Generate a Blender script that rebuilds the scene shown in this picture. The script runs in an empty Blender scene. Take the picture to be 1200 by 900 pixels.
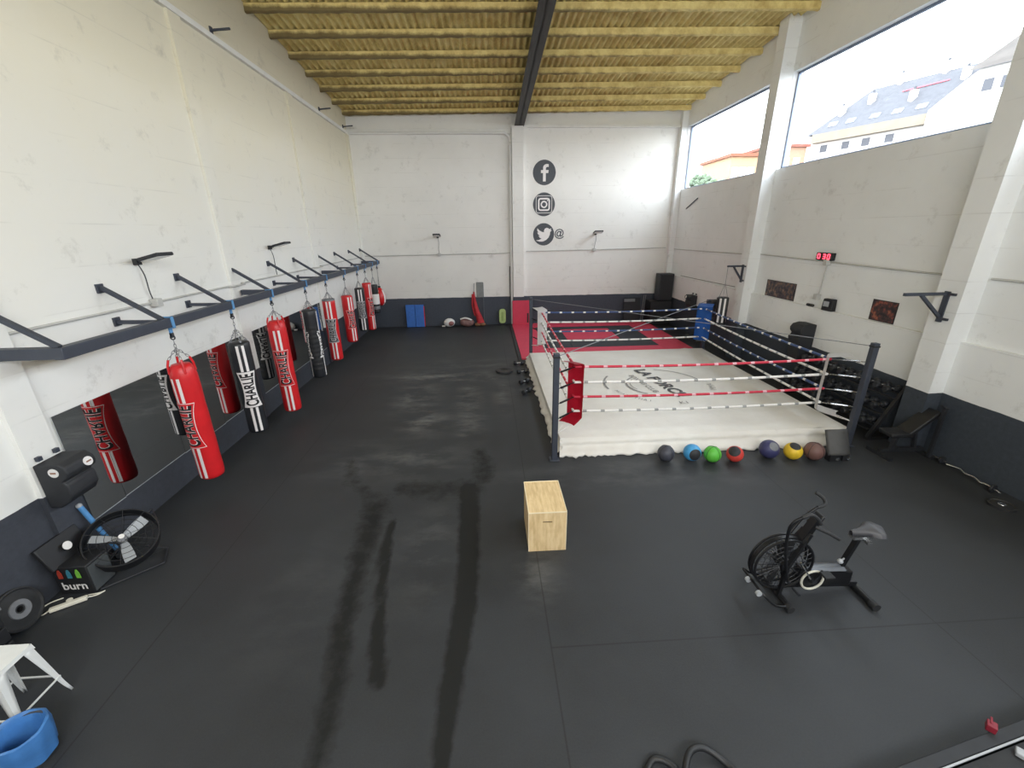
import bpy, bmesh, math, random
import numpy as np
from mathutils import Vector, Matrix, Euler
random.seed(4)
SC = bpy.context.scene
COL = SC.collection
PI = math.pi
XL, XR, YB, YF = -5.25, 8.15, 19.0, -4.0      # room: left wall, right wall, back wall, wall behind the camera
def ceil_z(x, y): return 8.17 + .08*(19-y) + .0135*(x+5.25)

# ------------------------------------------------------------------ materials
def lin(c):
    return tuple(((v/255)/12.92 if v/255 <= .04045 else ((v/255+.055)/1.055)**2.4) for v in c)
MATS = {}
class NT:
    def __init__(s, name):
        s.m = bpy.data.materials.new(name); s.m.use_nodes = True
        s.t = s.m.node_tree; s.b = s.t.nodes['Principled BSDF']; s.out = s.t.nodes['Material Output']
    def n(s, typ, **kw):
        nd = s.t.nodes.new(typ)
        for k, v in kw.items():
            if k in nd.inputs: nd.inputs[k].default_value = v
            else: setattr(nd, k, v)
        return nd
    def l(s, a, b): s.t.links.new(a, b)
    def noise(s, scale, detail=4, rough=.55, vec=None):
        nd = s.n('ShaderNodeTexNoise'); nd.inputs['Scale'].default_value = scale
        nd.inputs['Detail'].default_value = detail; nd.inputs['Roughness'].default_value = rough
        if vec is not None: s.l(vec, nd.inputs['Vector'])
        return nd.outputs['Fac']
    def ramp(s, fac, stops):
        nd = s.n('ShaderNodeValToRGB'); e = nd.color_ramp.elements
        while len(e) < len(stops): e.new(.5)
        for i, (p, c) in enumerate(stops):
            e[i].position = p; e[i].color = (*c, 1) if len(c) == 3 else c
        s.l(fac, nd.inputs['Fac']); return nd.outputs['Color']
    def mix(s, fac, a, b, mode='MIX'):
        nd = s.n('ShaderNodeMix'); nd.data_type = 'RGBA'; nd.blend_type = mode
        for v, k in ((fac, 0), (a, 6), (b, 7)):
            if isinstance(v, (int, float)): nd.inputs[k].default_value = v
            elif isinstance(v, tuple): nd.inputs[k].default_value = (*v, 1)
            else: s.l(v, nd.inputs[k])
        return nd.outputs[2]
    def math(s, op, a, b=None, c=None):
        nd = s.n('ShaderNodeMath'); nd.operation = op
        for i, v in enumerate((a, b, c)):
            if v is None: continue
            if isinstance(v, (int, float)): nd.inputs[i].default_value = v
            else: s.l(v, nd.inputs[i])
        return nd.outputs[0]
    def mrange(s, v, a, b, c=0, d=1):
        nd = s.n('ShaderNodeMapRange'); s.l(v, nd.inputs[0])
        for i, x in enumerate((a, b, c, d)): nd.inputs[i+1].default_value = x
        return nd.outputs[0]
    def bump(s, h, strength=.3, dist=.01):
        nd = s.n('ShaderNodeBump'); nd.inputs['Strength'].default_value = strength; nd.inputs['Distance'].default_value = dist
        s.l(h, nd.inputs['Height']); s.l(nd.outputs[0], s.b.inputs['Normal'])
    def pos(s):
        g = s.n('ShaderNodeNewGeometry'); return g.outputs['Position']
    def sep(s, v):
        nd = s.n('ShaderNodeSeparateXYZ'); s.l(v, nd.inputs[0]); return nd.outputs
    def col(s, c): s.l(c, s.b.inputs['Base Color'])
def M(name, rgb, rough=.6, metal=0, var=.12, scale=9, bump=0, emit=0, sheen=0, spec=.5):
    if name in MATS: return MATS[name]
    t = NT(name); c = lin(rgb); b = t.b
    b.inputs['Roughness'].default_value = rough; b.inputs['Metallic'].default_value = metal
    b.inputs['Specular IOR Level'].default_value = spec
    tc = t.n('ShaderNodeTexCoord').outputs['Object']
    f = t.noise(scale, 4, .6, tc)
    t.col(t.ramp(f, [(.3, tuple(v*(1-var) for v in c)), (.7, tuple(min(1, v*(1+var)) for v in c))]))
    if bump: t.bump(t.noise(scale*6, 3, .6, tc), bump, .005)
    if emit:
        b.inputs['Emission Color'].default_value = (*c, 1); b.inputs['Emission Strength'].default_value = emit
    MATS[name] = t.m; return t.m

def wall_mat(name, white, band, top=1.2, warm=False):
    t = NT(name); p = t.pos(); z = t.sep(p)[2]
    big = t.noise(.7, 5, .6, p); fine = t.noise(14, 4, .65, p)
    w = lin(white)
    base = t.mix(t.mrange(big, .3, .75), tuple(v*.93 for v in w), w)
    if warm:   # yellow bounce light off the ceiling, put into the colour higher up
        base = t.mix(t.mrange(t.math('ADD', z, t.math('MULTIPLY', big, 2.0)), 4.0, 7.5, 0, .75), base, lin((214, 206, 178)))
    # scuffs and worn patches
    sc = t.noise(2.6, 7, .72, p)
    base = t.mix(t.mrange(sc, .58, .78, 0, .42), base, lin((150, 146, 138)))
    # faint courses of the block work
    mp = t.n('ShaderNodeMapping'); t.l(p, mp.inputs[0]); 
    saw = t.math('PINGPONG', z, .26)
    line = t.mrange(saw, .0, .012, 1, 0)
    line = t.math('MULTIPLY', line, t.mrange(t.noise(1.1, 3, .6, p), .45, .6))
    base = t.mix(t.math('MULTIPLY', line, .22), base, lin((150, 148, 142)))
    bb = t.mix(t.mrange(fine, .3, .8), lin(band), tuple(v*1.35 for v in lin(band)))
    m = t.math('GREATER_THAN', t.math('ADD', z, t.math('MULTIPLY', t.noise(3, 2, .5, p), .03)), top+.015)
    t.col(t.mix(m, bb, base))
    t.b.inputs['Roughness'].default_value = .7
    t.b.inputs['Specular IOR Level'].default_value = .3
    t.bump(t.math('ADD', t.math('MULTIPLY', fine, .5), t.math('MULTIPLY', line, -.6)), .25, .008)
    return t.m
M_WALL_L = wall_mat('paint wall left', (238, 238, 234), (60, 63, 70), 1.18, True)
M_WALL_B = wall_mat('paint wall back', (236, 235, 230), (66, 71, 80), 1.25)
M_WALL_R = wall_mat('paint wall right', (240, 242, 242), (60, 66, 74), 1.17)
M_PILL = M('painted pillar', (228, 228, 224), .7, var=.05, scale=3, bump=.1)

def foam_mat():
    t = NT('sprayed yellow foam'); p = t.pos()
    n1 = t.noise(2.2, 6, .65, p); n2 = t.noise(18, 4, .7, p)
    c = t.ramp(n1, [(.25, lin((186, 160, 96))), (.5, lin((228, 208, 138))), (.72, lin((238, 224, 164)))])
    d = t.mrange(t.noise(1.3, 5, .6, p), .5, .75, 0, .6)
    c = t.mix(d, c, lin((176, 152, 92)))
    t.col(c); t.b.inputs['Roughness'].default_value = .9
    t.bump(n2, .6, .02); return t.m
M_FOAM = foam_mat()
def purlin_mat():
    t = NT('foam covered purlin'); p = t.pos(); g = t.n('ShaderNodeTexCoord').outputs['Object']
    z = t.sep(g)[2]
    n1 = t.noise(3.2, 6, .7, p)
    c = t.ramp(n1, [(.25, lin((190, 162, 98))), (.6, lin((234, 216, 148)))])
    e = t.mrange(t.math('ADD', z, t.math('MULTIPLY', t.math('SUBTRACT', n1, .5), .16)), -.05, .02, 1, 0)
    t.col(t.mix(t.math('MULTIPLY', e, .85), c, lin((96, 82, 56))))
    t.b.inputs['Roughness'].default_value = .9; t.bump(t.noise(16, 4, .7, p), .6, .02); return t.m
M_PURLIN = purlin_mat()

def floor_mat():
    t = NT('black rubber floor'); p = t.pos(); s = t.sep(p)
    wet = t.n('ShaderNodeAttribute', attribute_name='wet').outputs['Fac']
    dust = t.n('ShaderNodeAttribute', attribute_name='dust').outputs['Fac']
    n1 = t.noise(.55, 6, .62, p); n2 = t.noise(60, 3, .7, p)
    mp = t.n('ShaderNodeMapping'); t.l(p, mp.inputs[0]); mp.inputs['Scale'].default_value = (1.0, 2.2, 1); mp.inputs['Rotation'].default_value = (0, 0, .35)
    wn = t.n('ShaderNodeTexNoise'); t.l(p, wn.inputs['Vector']); wn.inputs['Scale'].default_value = .8; wn.inputs['Detail'].default_value = 3
    warp = t.mix(.35, mp.outputs[0], wn.outputs['Color'], 'ADD')
    streak = t.noise(1.15, 8, .68, warp)
    base = t.ramp(n1, [(.3, lin((40, 42, 45))), (.7, lin((54, 57, 61)))])
    base = t.mix(t.mrange(n2, .3, .8, 0, .35), base, lin((66, 67, 68)))
    dm = t.math('MULTIPLY', dust, t.mrange(streak, .44, .68))
    base = t.mix(t.math('MULTIPLY', dm, .62), base, lin((142, 142, 139)))
    blot = t.noise(5, 5, .7, p)
    wm = t.mrange(t.math('ADD', wet, t.math('MULTIPLY', t.math('SUBTRACT', blot, .5), .7)), .3, .62)
    base = t.mix(t.math('MULTIPLY', wm, .85), base, lin((14, 15, 14)))
    # seams of the rubber mats, every 1.25 m across and 2 m along, faint
    x1 = t.math('PINGPONG', t.math('ADD', s[0], -.53), 2.07/2*2)
    y1 = t.math('PINGPONG', t.math('ADD', s[1], -3.09), 3.5)
    ln = t.math('MAXIMUM', t.mrange(x1, .0, .012, 1, 0), t.math('MULTIPLY', t.mrange(y1, 0, .012, 1, 0), t.math('GREATER_THAN', s[0], .53)))
    base = t.mix(t.math('MULTIPLY', ln, .7), base, lin((26, 26, 27)))
    t.col(base)
    r = t.mrange(n1, .3, .7, .5, .62)
    r = t.math('ADD', r, t.math('MULTIPLY', dm, .2))
    t.l(t.math('SUBTRACT', r, t.math('MULTIPLY', wm, -.1)), t.b.inputs['Roughness'])
    t.b.inputs['Specular IOR Level'].default_value = .35
    t.bump(n2, .25, .004); return t.m
M_FLOOR = floor_mat()

def glass_mat():
    t = NT('window glass'); t.t.nodes.remove(t.b)
    tr = t.n('ShaderNodeBsdfTransparent'); tr.inputs[0].default_value = (.97, .985, 1, 1)
    gl = t.n('ShaderNodeBsdfGlossy'); gl.inputs['Roughness'].default_value = .02
    lw = t.n('ShaderNodeLayerWeight'); lw.inputs[0].default_value = .5
    fr = t.math('MULTIPLY_ADD', t.math('POWER', lw.outputs['Facing'], 5), .25, .015)
    mx = t.n('ShaderNodeMixShader'); t.l(fr, mx.inputs[0]); t.l(tr.outputs[0], mx.inputs[1]); t.l(gl.outputs[0], mx.inputs[2])
    t.l(mx.outputs[0], t.out.inputs[0]); return t.m
M_GLASS = glass_mat()
def mirror_mat():
    t = NT('mirror glass'); t.b.inputs['Metallic'].default_value = 1; t.b.inputs['Roughness'].default_value = .015
    tc = t.n('ShaderNodeTexCoord').outputs['Object']
    t.col(t.ramp(t.noise(.8, 3, .5, tc), [(.3, (.62, .64, .64)), (.7, (.70, .72, .72))])); return t.m
M_MIRROR = mirror_mat()
def wood_mat():
    t = NT('birch plywood'); tc = t.n('ShaderNodeTexCoord').outputs['Object']
    mp = t.n('ShaderNodeMapping'); t.l(tc, mp.inputs[0]); mp.inputs['Scale'].default_value = (9, 1.6, 1.6)
    n = t.noise(2.2, 6, .6, mp.outputs[0])
    c = t.ramp(n, [(.3, lin((196, 166, 118))), (.55, lin((222, 196, 150))), (.75, lin((232, 210, 168)))])
    c = t.mix(t.mrange(t.noise(5, 4, .6, tc), .58, .75, 0, .4), c, lin((190, 158, 112)))
    t.col(c); t.b.inputs['Roughness'].default_value = .55; return t.m
M_WOOD = wood_mat()
def canvas_mat():
    t = NT('white ring canvas'); p = t.pos()
    n = t.noise(.9, 5, .6, p)
    c = t.ramp(n, [(.3, lin((216, 212, 204))), (.7, lin((232, 230, 224)))])
    c = t.mix(t.mrange(t.noise(3.5, 6, .7, p), .6, .78, 0, .4), c, lin((190, 182, 172)))
    t.col(c); t.b.inputs['Roughness'].default_value = .42; t.b.inputs['Specular IOR Level'].default_value = .4
    t.bump(t.noise(5, 4, .6, p), .12, .02); return t.m
M_CANVAS = canvas_mat()
def photo_mat(name, dark, cols, scale):
    t = NT(name); tc = t.n('ShaderNodeTexCoord').outputs['Object']
    n = t.noise(scale, 3, .6, tc)
    t.col(t.ramp(n, [(.38, lin(dark)), (.5, lin(cols[0])), (.6, lin(cols[1])), (.72, lin(cols[2]))]))
    t.b.inputs['Roughness'].default_value = .35; return t.m
M_POSTER1 = photo_mat('crowd photo print', (44, 42, 48), ((82, 74, 78), (120, 92, 72), (160, 140, 130)), 9)
M_POSTER2 = photo_mat('red photo print', (38, 34, 38), ((74, 54, 52), (140, 76, 60), (168, 118, 90)), 9)
def slate_mat():
    t = NT('slate roof'); tc = t.pos(); n = t.noise(2.2, 4, .6, tc)
    t.col(t.ramp(n, [(.3, (.05, .05, .056)), (.7, (.07, .07, .076))])); t.b.inputs['Roughness'].default_value = .8; return t.m
M_SLATE = slate_mat()

M_STEEL = M('dark grey steel', (66, 71, 82), .5, .2, .08)
M_BEAM = M('dark roof beam', (62, 62, 60), .6, .1, .1, 2)
M_RED = M('red vinyl', (206, 32, 38), .38, 0, .08, 5, .05)
M_BLACKV = M('black vinyl', (34, 36, 40), .42, 0, .15, 5, .05)
M_WHITE = M('white vinyl', (232, 230, 228), .45, 0, .03)
M_PAINTW = M('white print', (236, 232, 230), .5, 0, .03)
M_PAINTK = M('black print', (26, 24, 26), .5, 0, .05)
M_GREYP = M('grey print', (118, 120, 124), .5, 0, .1, 20)
M_CHAIN = M('zinc chain', (150, 152, 156), .35, .8, .1, 20)
M_STRAP = M('blue webbing', (96, 150, 200), .7, 0, .1, 30)
M_DARK = M('dark clip', (60, 62, 68), .5, .3)
M_BLK = M('matte black', (30, 31, 34), .55, 0, .15, 6)
M_BLK2 = M('soft black', (40, 42, 46), .65, 0, .15, 6)
M_RUB = M('black rubber', (36, 37, 39), .7, 0, .2, 20, .1)
M_IRON = M('cast iron', (48, 50, 54), .5, .3, .15, 20)
M_CHROME = M('bright steel', (196, 198, 200), .25, .9, .05)
M_GREYPL = M('grey plastic', (168, 172, 176), .4, 0, .06)
M_PIPE = M('painted conduit', (190, 190, 186), .5, 0, .06)
M_PIPEW = M('white pipe', (228, 228, 226), .4, 0, .03)
M_DECAL = M('charcoal decal', (66, 70, 76), .5, 0, .06)
M_MATRED = M('red foam mat', (205, 62, 88), .7, 0, .06, 5, .06)
M_MATBLK = M('black foam mat', (48, 52, 58), .75, 0, .08, 5, .06)
M_BLUEPAD = M('blue corner pad', (36, 104, 190), .5, 0, .06)
M_REDPAD = M('red corner pad', (188, 30, 56), .42, 0, .08)
M_BLUEMAT = M('blue foam mat', (58, 110, 190), .7, 0, .1)
M_RROPE = M('red rope', (200, 48, 70), .6, 0, .1, 20)
M_WROPE = M('white rope', (234, 232, 228), .6, 0, .04, 20)
M_BROPE = M('blue rope', (54, 76, 120), .6, 0, .1, 20)
M_GTAPE = M('grey tape', (150, 152, 150), .5, 0, .1)
M_PTAPE = M('pale pink tape', (232, 176, 186), .5, 0, .1)
M_WINFR = M('window frame', (120, 132, 152), .4, .3, .05)
M_STOOL = M('white enamel', (226, 228, 226), .35, .1, .03)
M_BLUEBAG = M('blue bin bag', (66, 118, 178), .35, 0, .12, 8, .3)
M_LCD = M('red led digits', (255, 70, 90), .4, 0, .02, emit=3.0)
M_LENS = M('lamp glass', (206, 208, 206), .2, 0, .04)

# ------------------------------------------------------------------ geometry collector
class G:
    def __init__(s): s.bm = bmesh.new()
    def _add(s, verts, faces):
        vs = [s.bm.verts.new(v) for v in verts]
        for f in faces:
            try: s.bm.faces.new([vs[i] for i in f])
            except ValueError: pass
        return vs
    def box(s, c, d, rot=None, taper=1.0):
        hx, hy, hz = d[0]/2, d[1]/2, d[2]/2
        v = [Vector((x*hx*(taper if z > 0 else 1), y*hy*(taper if z > 0 else 1), z*hz)) for z in (-1, 1) for x, y in ((-1, -1), (1, -1), (1, 1), (-1, 1))]
        R = rot.to_matrix() if isinstance(rot, Euler) else (rot or Matrix.Identity(3))
        s._add([R @ p + Vector(c) for p in v], [(3, 2, 1, 0), (4, 5, 6, 7), (0, 1, 5, 4), (1, 2, 6, 5), (2, 3, 7, 6), (3, 0, 4, 7)]); return s
    def bar(s, a, b, w, h=None, up=(0, 0, 1)):
        a, b = Vector(a), Vector(b); h = h or w
        d = (b-a).normalized(); up = Vector(up)
        if abs(d.dot(up)) > .98: up = Vector((0, 1, 0))
        x = d.cross(up).normalized(); z = x.cross(d)
        R = Matrix((x, d, z)).transposed()
        return s.box((a+b)/2, (w, (b-a).length, h), R)
    def tube(s, pts, r, seg=10, cap=True, closed=False):
        pts = [Vector(p) for p in pts]; n = len(pts)
        rr = r if isinstance(r, (list, tuple)) else [r]*n
        rings = []; prev = None
        for i, p in enumerate(pts):
            if closed: t = (pts[(i+1) % n]-pts[i-1])
            else: t = (pts[min(i+1, n-1)]-pts[max(i-1, 0)])
            t.normalize()
            if prev is None:
                a = Vector((0, 0, 1)) if abs(t.z) < .9 else Vector((1, 0, 0))
                x = t.cross(a).normalized()
            else:
                x = (prev - t*prev.dot(t))
                x = x.normalized() if x.length > 1e-6 else t.orthogonal().normalized()
            prev = x; y = t.cross(x)
            rings.append([s.bm.verts.new(p+(x*math.cos(k*2*PI/seg)+y*math.sin(k*2*PI/seg))*rr[i]) for k in range(seg)])
        m = n if closed else n-1
        for i in range(m):
            A, B = rings[i], rings[(i+1) % n]
            for k in range(seg):
                s.bm.faces.new((A[k], A[(k+1) % seg], B[(k+1) % seg], B[k]))
        if cap and not closed:
            s.bm.faces.new(rings[0][::-1]); s.bm.faces.new(rings[-1])
        return s
    def cyl(s, a, b, r, seg=16, r2=None): return s.tube([a, b], [r, r if r2 is None else r2], seg)
    def lathe(s, prof, o=(0, 0, 0), axis=(0, 0, 1), seg=24):
        ax = Vector(axis).normalized(); x = ax.orthogonal().normalized(); y = ax.cross(x); o = Vector(o); rings = []
        for r, h in prof:
            if r < 1e-5: rings.append([s.bm.verts.new(o+ax*h)])
            else: rings.append([s.bm.verts.new(o+ax*h+(x*math.cos(k*2*PI/seg)+y*math.sin(k*2*PI/seg))*r) for k in range(seg)])
        for A, B in zip(rings, rings[1:]):
            if len(A) == 1 and len(B) == 1: continue
            for k in range(seg):
                j = (k+1) % seg
                if len(A) == 1: s.bm.faces.new((A[0], B[j], B[k]))
                elif len(B) == 1: s.bm.faces.new((A[k], A[j], B[0]))
                else: s.bm.faces.new((A[k], A[j], B[j], B[k]))
        return s
    def sphere(s, c, r, sc=(1, 1, 1), seg=20, rot=None):
        prof = [(math.sin(i*PI/(seg//2)), -math.cos(i*PI/(seg//2))) for i in range(seg//2+1)]
        prof[0] = (0, -1); prof[-1] = (0, 1)
        g = G().lathe(prof, seg=seg); R = rot.to_matrix() if isinstance(rot, Euler) else (rot or Matrix.Identity(3))
        s.merge(g, lambda p: R @ Vector((p.x*sc[0]*r, p.y*sc[1]*r, p.z*sc[2]*r)) + Vector(c)); return s
    def prism(s, poly, a, b):
        """poly: list of 3-D points; extruded from offset a to offset b (vectors)"""
        n = len(poly); A = [Vector(p)+Vector(a) for p in poly]; B = [Vector(p)+Vector(b) for p in poly]
        s._add(A+B, [tuple(range(n))[::-1], tuple(range(n, 2*n))] + [(i, (i+1) % n, n+(i+1) % n, n+i) for i in range(n)]); return s
    def grid(s, fn, nu, nv):
        vs = [[s.bm.verts.new(fn(i/nu, j/nv)) for j in range(nv+1)] for i in range(nu+1)]
        for i in range(nu):
            for j in range(nv): s.bm.faces.new((vs[i][j], vs[i+1][j], vs[i+1][j+1], vs[i][j+1]))
        return s
    def merge(s, g, f=lambda p: p):
        mp = {v: s.bm.verts.new(f(v.co)) for v in g.bm.verts}
        for fc in g.bm.faces:
            try: s.bm.faces.new([mp[v] for v in fc.verts])
            except ValueError: pass
        g.bm.free(); return s
    def map(s, f):
        for v in s.bm.verts: v.co = Vector(f(v.co))
        return s

WORLD = {}
def obj(name, g, mat, parent=None, smooth=True, bevel=0, ang=40, fix=True):
    """links the collected shape as ONE mesh object; parts are built in room coordinates and moved to their thing's frame"""
    me = bpy.data.meshes.new(name)
    if fix: bmesh.ops.recalc_face_normals(g.bm, faces=g.bm.faces)
    g.bm.to_mesh(me); g.bm.free()
    me.materials.append(mat)
    o = bpy.data.objects.new(name, me); COL.objects.link(o)
    if parent is not None:
        base = WORLD[parent.name]; me.transform(Matrix.Translation(-base)); o.parent = parent; WORLD[o.name] = base
    else:
        if len(me.vertices):
            co = np.empty(len(me.vertices)*3); me.vertices.foreach_get('co', co); co = co.reshape(-1, 3)
            c = Vector(((co[:, 0].min()+co[:, 0].max())/2, (co[:, 1].min()+co[:, 1].max())/2, co[:, 2].min()))
            me.transform(Matrix.Translation(-c)); o.location = c; WORLD[o.name] = c
    if smooth:
        me.polygons.foreach_set('use_smooth', [True]*len(me.polygons)); me.set_sharp_from_angle(angle=math.radians(ang))
    if bevel:
        md = o.modifiers.new('soft edges', 'BEVEL'); md.width = bevel; md.segments = 2; md.limit_method = 'ANGLE'
    return o
def tag(o, label, cat, group=None):
    o['label'] = label; o['category'] = cat
    if group: o['group'] = group
    return o
def thing(name, label, cat, loc, group=None):
    o = bpy.data.objects.new(name, None); COL.objects.link(o); o.location = loc; o.empty_display_size = .1
    WORLD[o.name] = Vector(loc); return tag(o, label, cat, group)
def struct(name, g, mat, parent=None, **kw):
    o = obj(name, g, mat, parent, **kw)
    if parent is None: o['kind'] = 'structure'
    return o
def dup(root, loc, label, group=None, rotz=0):
    r = root.copy(); COL.objects.link(r); r.location = loc; r.rotation_euler = (0, 0, rotz); r['label'] = label
    if group: r['group'] = group
    for ch in list(root.children):
        c = ch.copy(); COL.objects.link(c); c.parent = r
        for gch in ch.children:
            d = gch.copy(); COL.objects.link(d); d.parent = c
    return r
def lab(o, t): o['label'] = t; return o

def text_g(s, size=1.0, offset=0, spacing=1.0, bold=0):
    cu = bpy.data.curves.new('t', 'FONT'); cu.body = s; cu.size = size; cu.align_x = 'CENTER'; cu.align_y = 'CENTER'
    cu.offset = offset; cu.space_character = spacing; cu.resolution_u = 3
    o = bpy.data.objects.new('t', cu); COL.objects.link(o)
    dg = bpy.context.evaluated_depsgraph_get(); me = bpy.data.meshes.new_from_object(o.evaluated_get(dg))
    g = G(); g.bm.from_mesh(me); bpy.data.objects.remove(o); bpy.data.curves.remove(cu); bpy.data.meshes.remove(me)
    return g
def cut(g, axis, vals):
    for v in vals:
        co = [0, 0, 0]; co[axis] = v; no = [0, 0, 0]; no[axis] = 1
        bmesh.ops.bisect_plane(g.bm, geom=g.bm.verts[:]+g.bm.edges[:]+g.bm.faces[:], plane_co=co, plane_no=no)
    return g
def smooth_path(pts, n=6):
    pts = [Vector(p) for p in pts]; out = []
    for i in range(len(pts)-1):
        p0, p1, p2, p3 = pts[max(i-1, 0)], pts[i], pts[i+1], pts[min(i+2, len(pts)-1)]
        for k in range(n):
            t = k/n
            out.append(.5*((2*p1)+(p2-p0)*t+(2*p0-5*p1+4*p2-p3)*t*t+(3*p1-p0-3*p2+p3)*t**3))
    out.append(pts[-1]); return out
def circle(c, r, n, u=(1, 0, 0), v=(0, 1, 0), a0=0, a1=2*PI):
    c, u, v = Vector(c), Vector(u), Vector(v)
    full = abs(a1-a0-2*PI) < 1e-6
    return [c+(u*math.cos(a0+(a1-a0)*k/(n if full else n-1))+v*math.sin(a0+(a1-a0)*k/(n if full else n-1)))*r for k in range(n)]
def rrect(w, h, r, n=5):
    out = []
    for cx, cy, a in ((w/2-r, h/2-r, 0), (-w/2+r, h/2-r, PI/2), (-w/2+r, -h/2+r, PI), (w/2-r, -h/2+r, 1.5*PI)):
        out += [(cx+r*math.cos(a+k*PI/2/n), cy+r*math.sin(a+k*PI/2/n)) for k in range(n+1)]
    return out

# ------------------------------------------------------------------ the setting
def floor_obj():
    nx, ny = 150, 260
    xs = np.linspace(XL-.2, XR+.2, nx+1); ys = np.linspace(YF-.2, YB+.2, ny+1)
    g = G(); g.grid(lambda u, v: (xs[round(u*nx)], ys[round(v*ny)], 0), nx, ny)
    co = np.array([v.co[:] for v in g.bm.verts])
    o = struct('floor', g, M_FLOOR, smooth=False)
    X, Y = co[:, 0], co[:, 1]
    def trail(pts):
        best = np.zeros(len(X))
        for (x0, y0, w0), (x1, y1, w1) in zip(pts, pts[1:]):
            dx, dy = x1-x0, y1-y0; t = np.clip(((X-x0)*dx+(Y-y0)*dy)/(dx*dx+dy*dy), 0, 1)
            d = np.hypot(X-x0-t*dx, Y-y0-t*dy); w = w0+(w1-w0)*t
            best = np.maximum(best, np.clip(1.15-.65*d/w, 0, 1)*(d < w*1.8))
        return best
    wet = np.zeros(len(X))
    for am, tr in TRAILS: wet = np.maximum(wet, am*trail(tr))
    dust = np.zeros(len(X))
    for (x, y, rx, ry, a) in DUST:
        dust = np.maximum(dust, a*np.exp(-(((X-x)/rx)**2+((Y-y)/ry)**2)))
    for nm, arr in (('wet', wet), ('dust', dust)):
        at = o.data.attributes.new(nm, 'FLOAT', 'POINT'); at.data.foreach_set('value', arr.astype(np.float32))
TRAILS = [(1.0, [(-.42, 6.0, .15), (-.38, 5.2, .14), (-.36, 4.4, .13), (-.38, 3.6, .12), (-.43, 3.1, .11), (-.48, 2.6, .095), (-.5, 2.1, .06), (-.52, 1.8, .04)]),
          (.62, [(-1.85, 5.6, .26), (-1.8, 5.0, .22), (-1.76, 4.2, .18), (-1.68, 3.5, .17), (-1.57, 2.9, .15), (-1.5, 2.3, .13), (-1.5, 1.9, .1)]),
          (.85, [(-1.5, 5.2, .05), (-1.47, 4.6, .08), (-1.35, 3.8, .06), (-1.25, 3.2, .09), (-1.15, 2.85, .08)]),
          (.5, [(-1.5, 6.1, .3), (-.9, 6.0, .36), (-.4, 6.0, .34), (-.15, 6.4, .26)]),
          (.45, [(-1.9, 5.8, .2), (-2.45, 6.4, .2), (-2.65, 7.1, .15)]),
          (.55, [(-.15, 6.5, .26), (-.25, 7.2, .2)])]
DUST = [(-1.5, 11.8, 1.4, .5, 1), (-.4, 11.6, 1.2, .35, .9), (-1.9, 10.2, .5, .9, 1), (-1.6, 8.8, .5, .7, 1), (-.55, 10.0, .3, 1.2, .8), (-.5, 8.6, .3, .8, .8),
        (-1.5, 7.0, .9, .5, .6), (.3, 10.5, .25, 1.2, .6), (-2.6, 7.0, .6, .8, .3), (-.2, 12.9, 2, .6, .5), (-2.3, 4.0, .5, 1.0, .12), (-.9, 4.6, .35, .8, .35), (.5, 4.1, .25, .4, .6),
        (2.5, 6.2, 2.5, .5, .3)]
floor_obj()
# earth round the hall
struct('ground', G().box((30, 30, -.35), (260, 260, .2)), M('asphalt', (92, 92, 90), .9, var=.1, scale=.2))

def ceiling():
    per = .177; nx = int((XR-XL)/per*6); ny = 24
    g = G()
    g.grid(lambda u, v: (XL-.1+(XR-XL+.2)*u, YF-.1+(YB-YF+.2)*v,
           ceil_z(XL+(XR-XL)*u, YF+(YB-YF)*v)+.16+.035*math.sin(2*PI*(XR-XL)*u/per)), nx, ny)
    o = struct('ceiling', g, M_FOAM, ang=70)
    bx = G().box(((XL+XR)/2, (YB+YF)/2, 0), (XR-XL+.6, YB-YF+.6, .06))
    bx.map(lambda p: (p.x, p.y, p.z+ceil_z(p.x, p.y)+.30)); obj('roof_sheet', bx, M('roof sheet', (120, 120, 118), .8), o)
    k = 0; y = 18.72
    while y > YF:
        k += 1; pg = G()
        n = 60; w, h = .13, .16
        def ring(i):
            x = XL+(XR-XL)*i/n; jit = .012*math.sin(i*2.7+k*1.7); z = ceil_z(x, y)+.14
            return [(x, y-w/2-jit, z), (x, y-w/2-jit, z-h*.9), (x, y-w/4, z-h+jit), (x, y+w/4, z-h+jit), (x, y+w/2, z-h*.9), (x, y+w/2, z)]
        rs = [[pg.bm.verts.new(p) for p in ring(i)] for i in range(n+1)]
        for a, b in zip(rs, rs[1:]):
            for j in range(5): pg.bm.faces.new((a[j], a[j+1], b[j+1], b[j]))
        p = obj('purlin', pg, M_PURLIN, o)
        # frame of the part: its own middle, so that the material knows its underside
        zc = ceil_z((XL+XR)/2, y)+.02
        d = Vector((0, y, zc))-WORLD[o.name]; p.data.transform(Matrix.Translation(-d)); p.location = d
        y -= 1.1
ceiling()

T = .3
def zc_at(x, y): return ceil_z(x, y)+.32
gl = G().prism([(XL, YF, -.1), (XL, YB, -.1), (XL, YB, zc_at(XL, YB)), (XL, YF, zc_at(XL, YF))], (-T, 0, 0), (0, 0, 0)); struct('wall_left', gl, M_WALL_L, smooth=False)
gb = G().prism([(XL-T, YB, -.1), (XR+T, YB, -.1), (XR+T, YB, zc_at(XR, YB)), (XL-T, YB, zc_at(XL, YB))], (0, 0, 0), (0, T, 0)); struct('wall_back', gb, M_WALL_B, smooth=False)
gf = G().prism([(XL-T, YF, -.1), (XR+T, YF, -.1), (XR+T, YF, zc_at(XR, YF)), (XL-T, YF, zc_at(XL, YF))], (0, -T, 0), (0, 0, 0)); struct('wall_front', gf, M_WALL_B, smooth=False)
WINS = [(13.05, 18.74), (7.03, 12.65), (.95, 6.55), (-3.6, .5)]; WZ0, WZ1 = 5.52, 7.8
gr = G()
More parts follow.
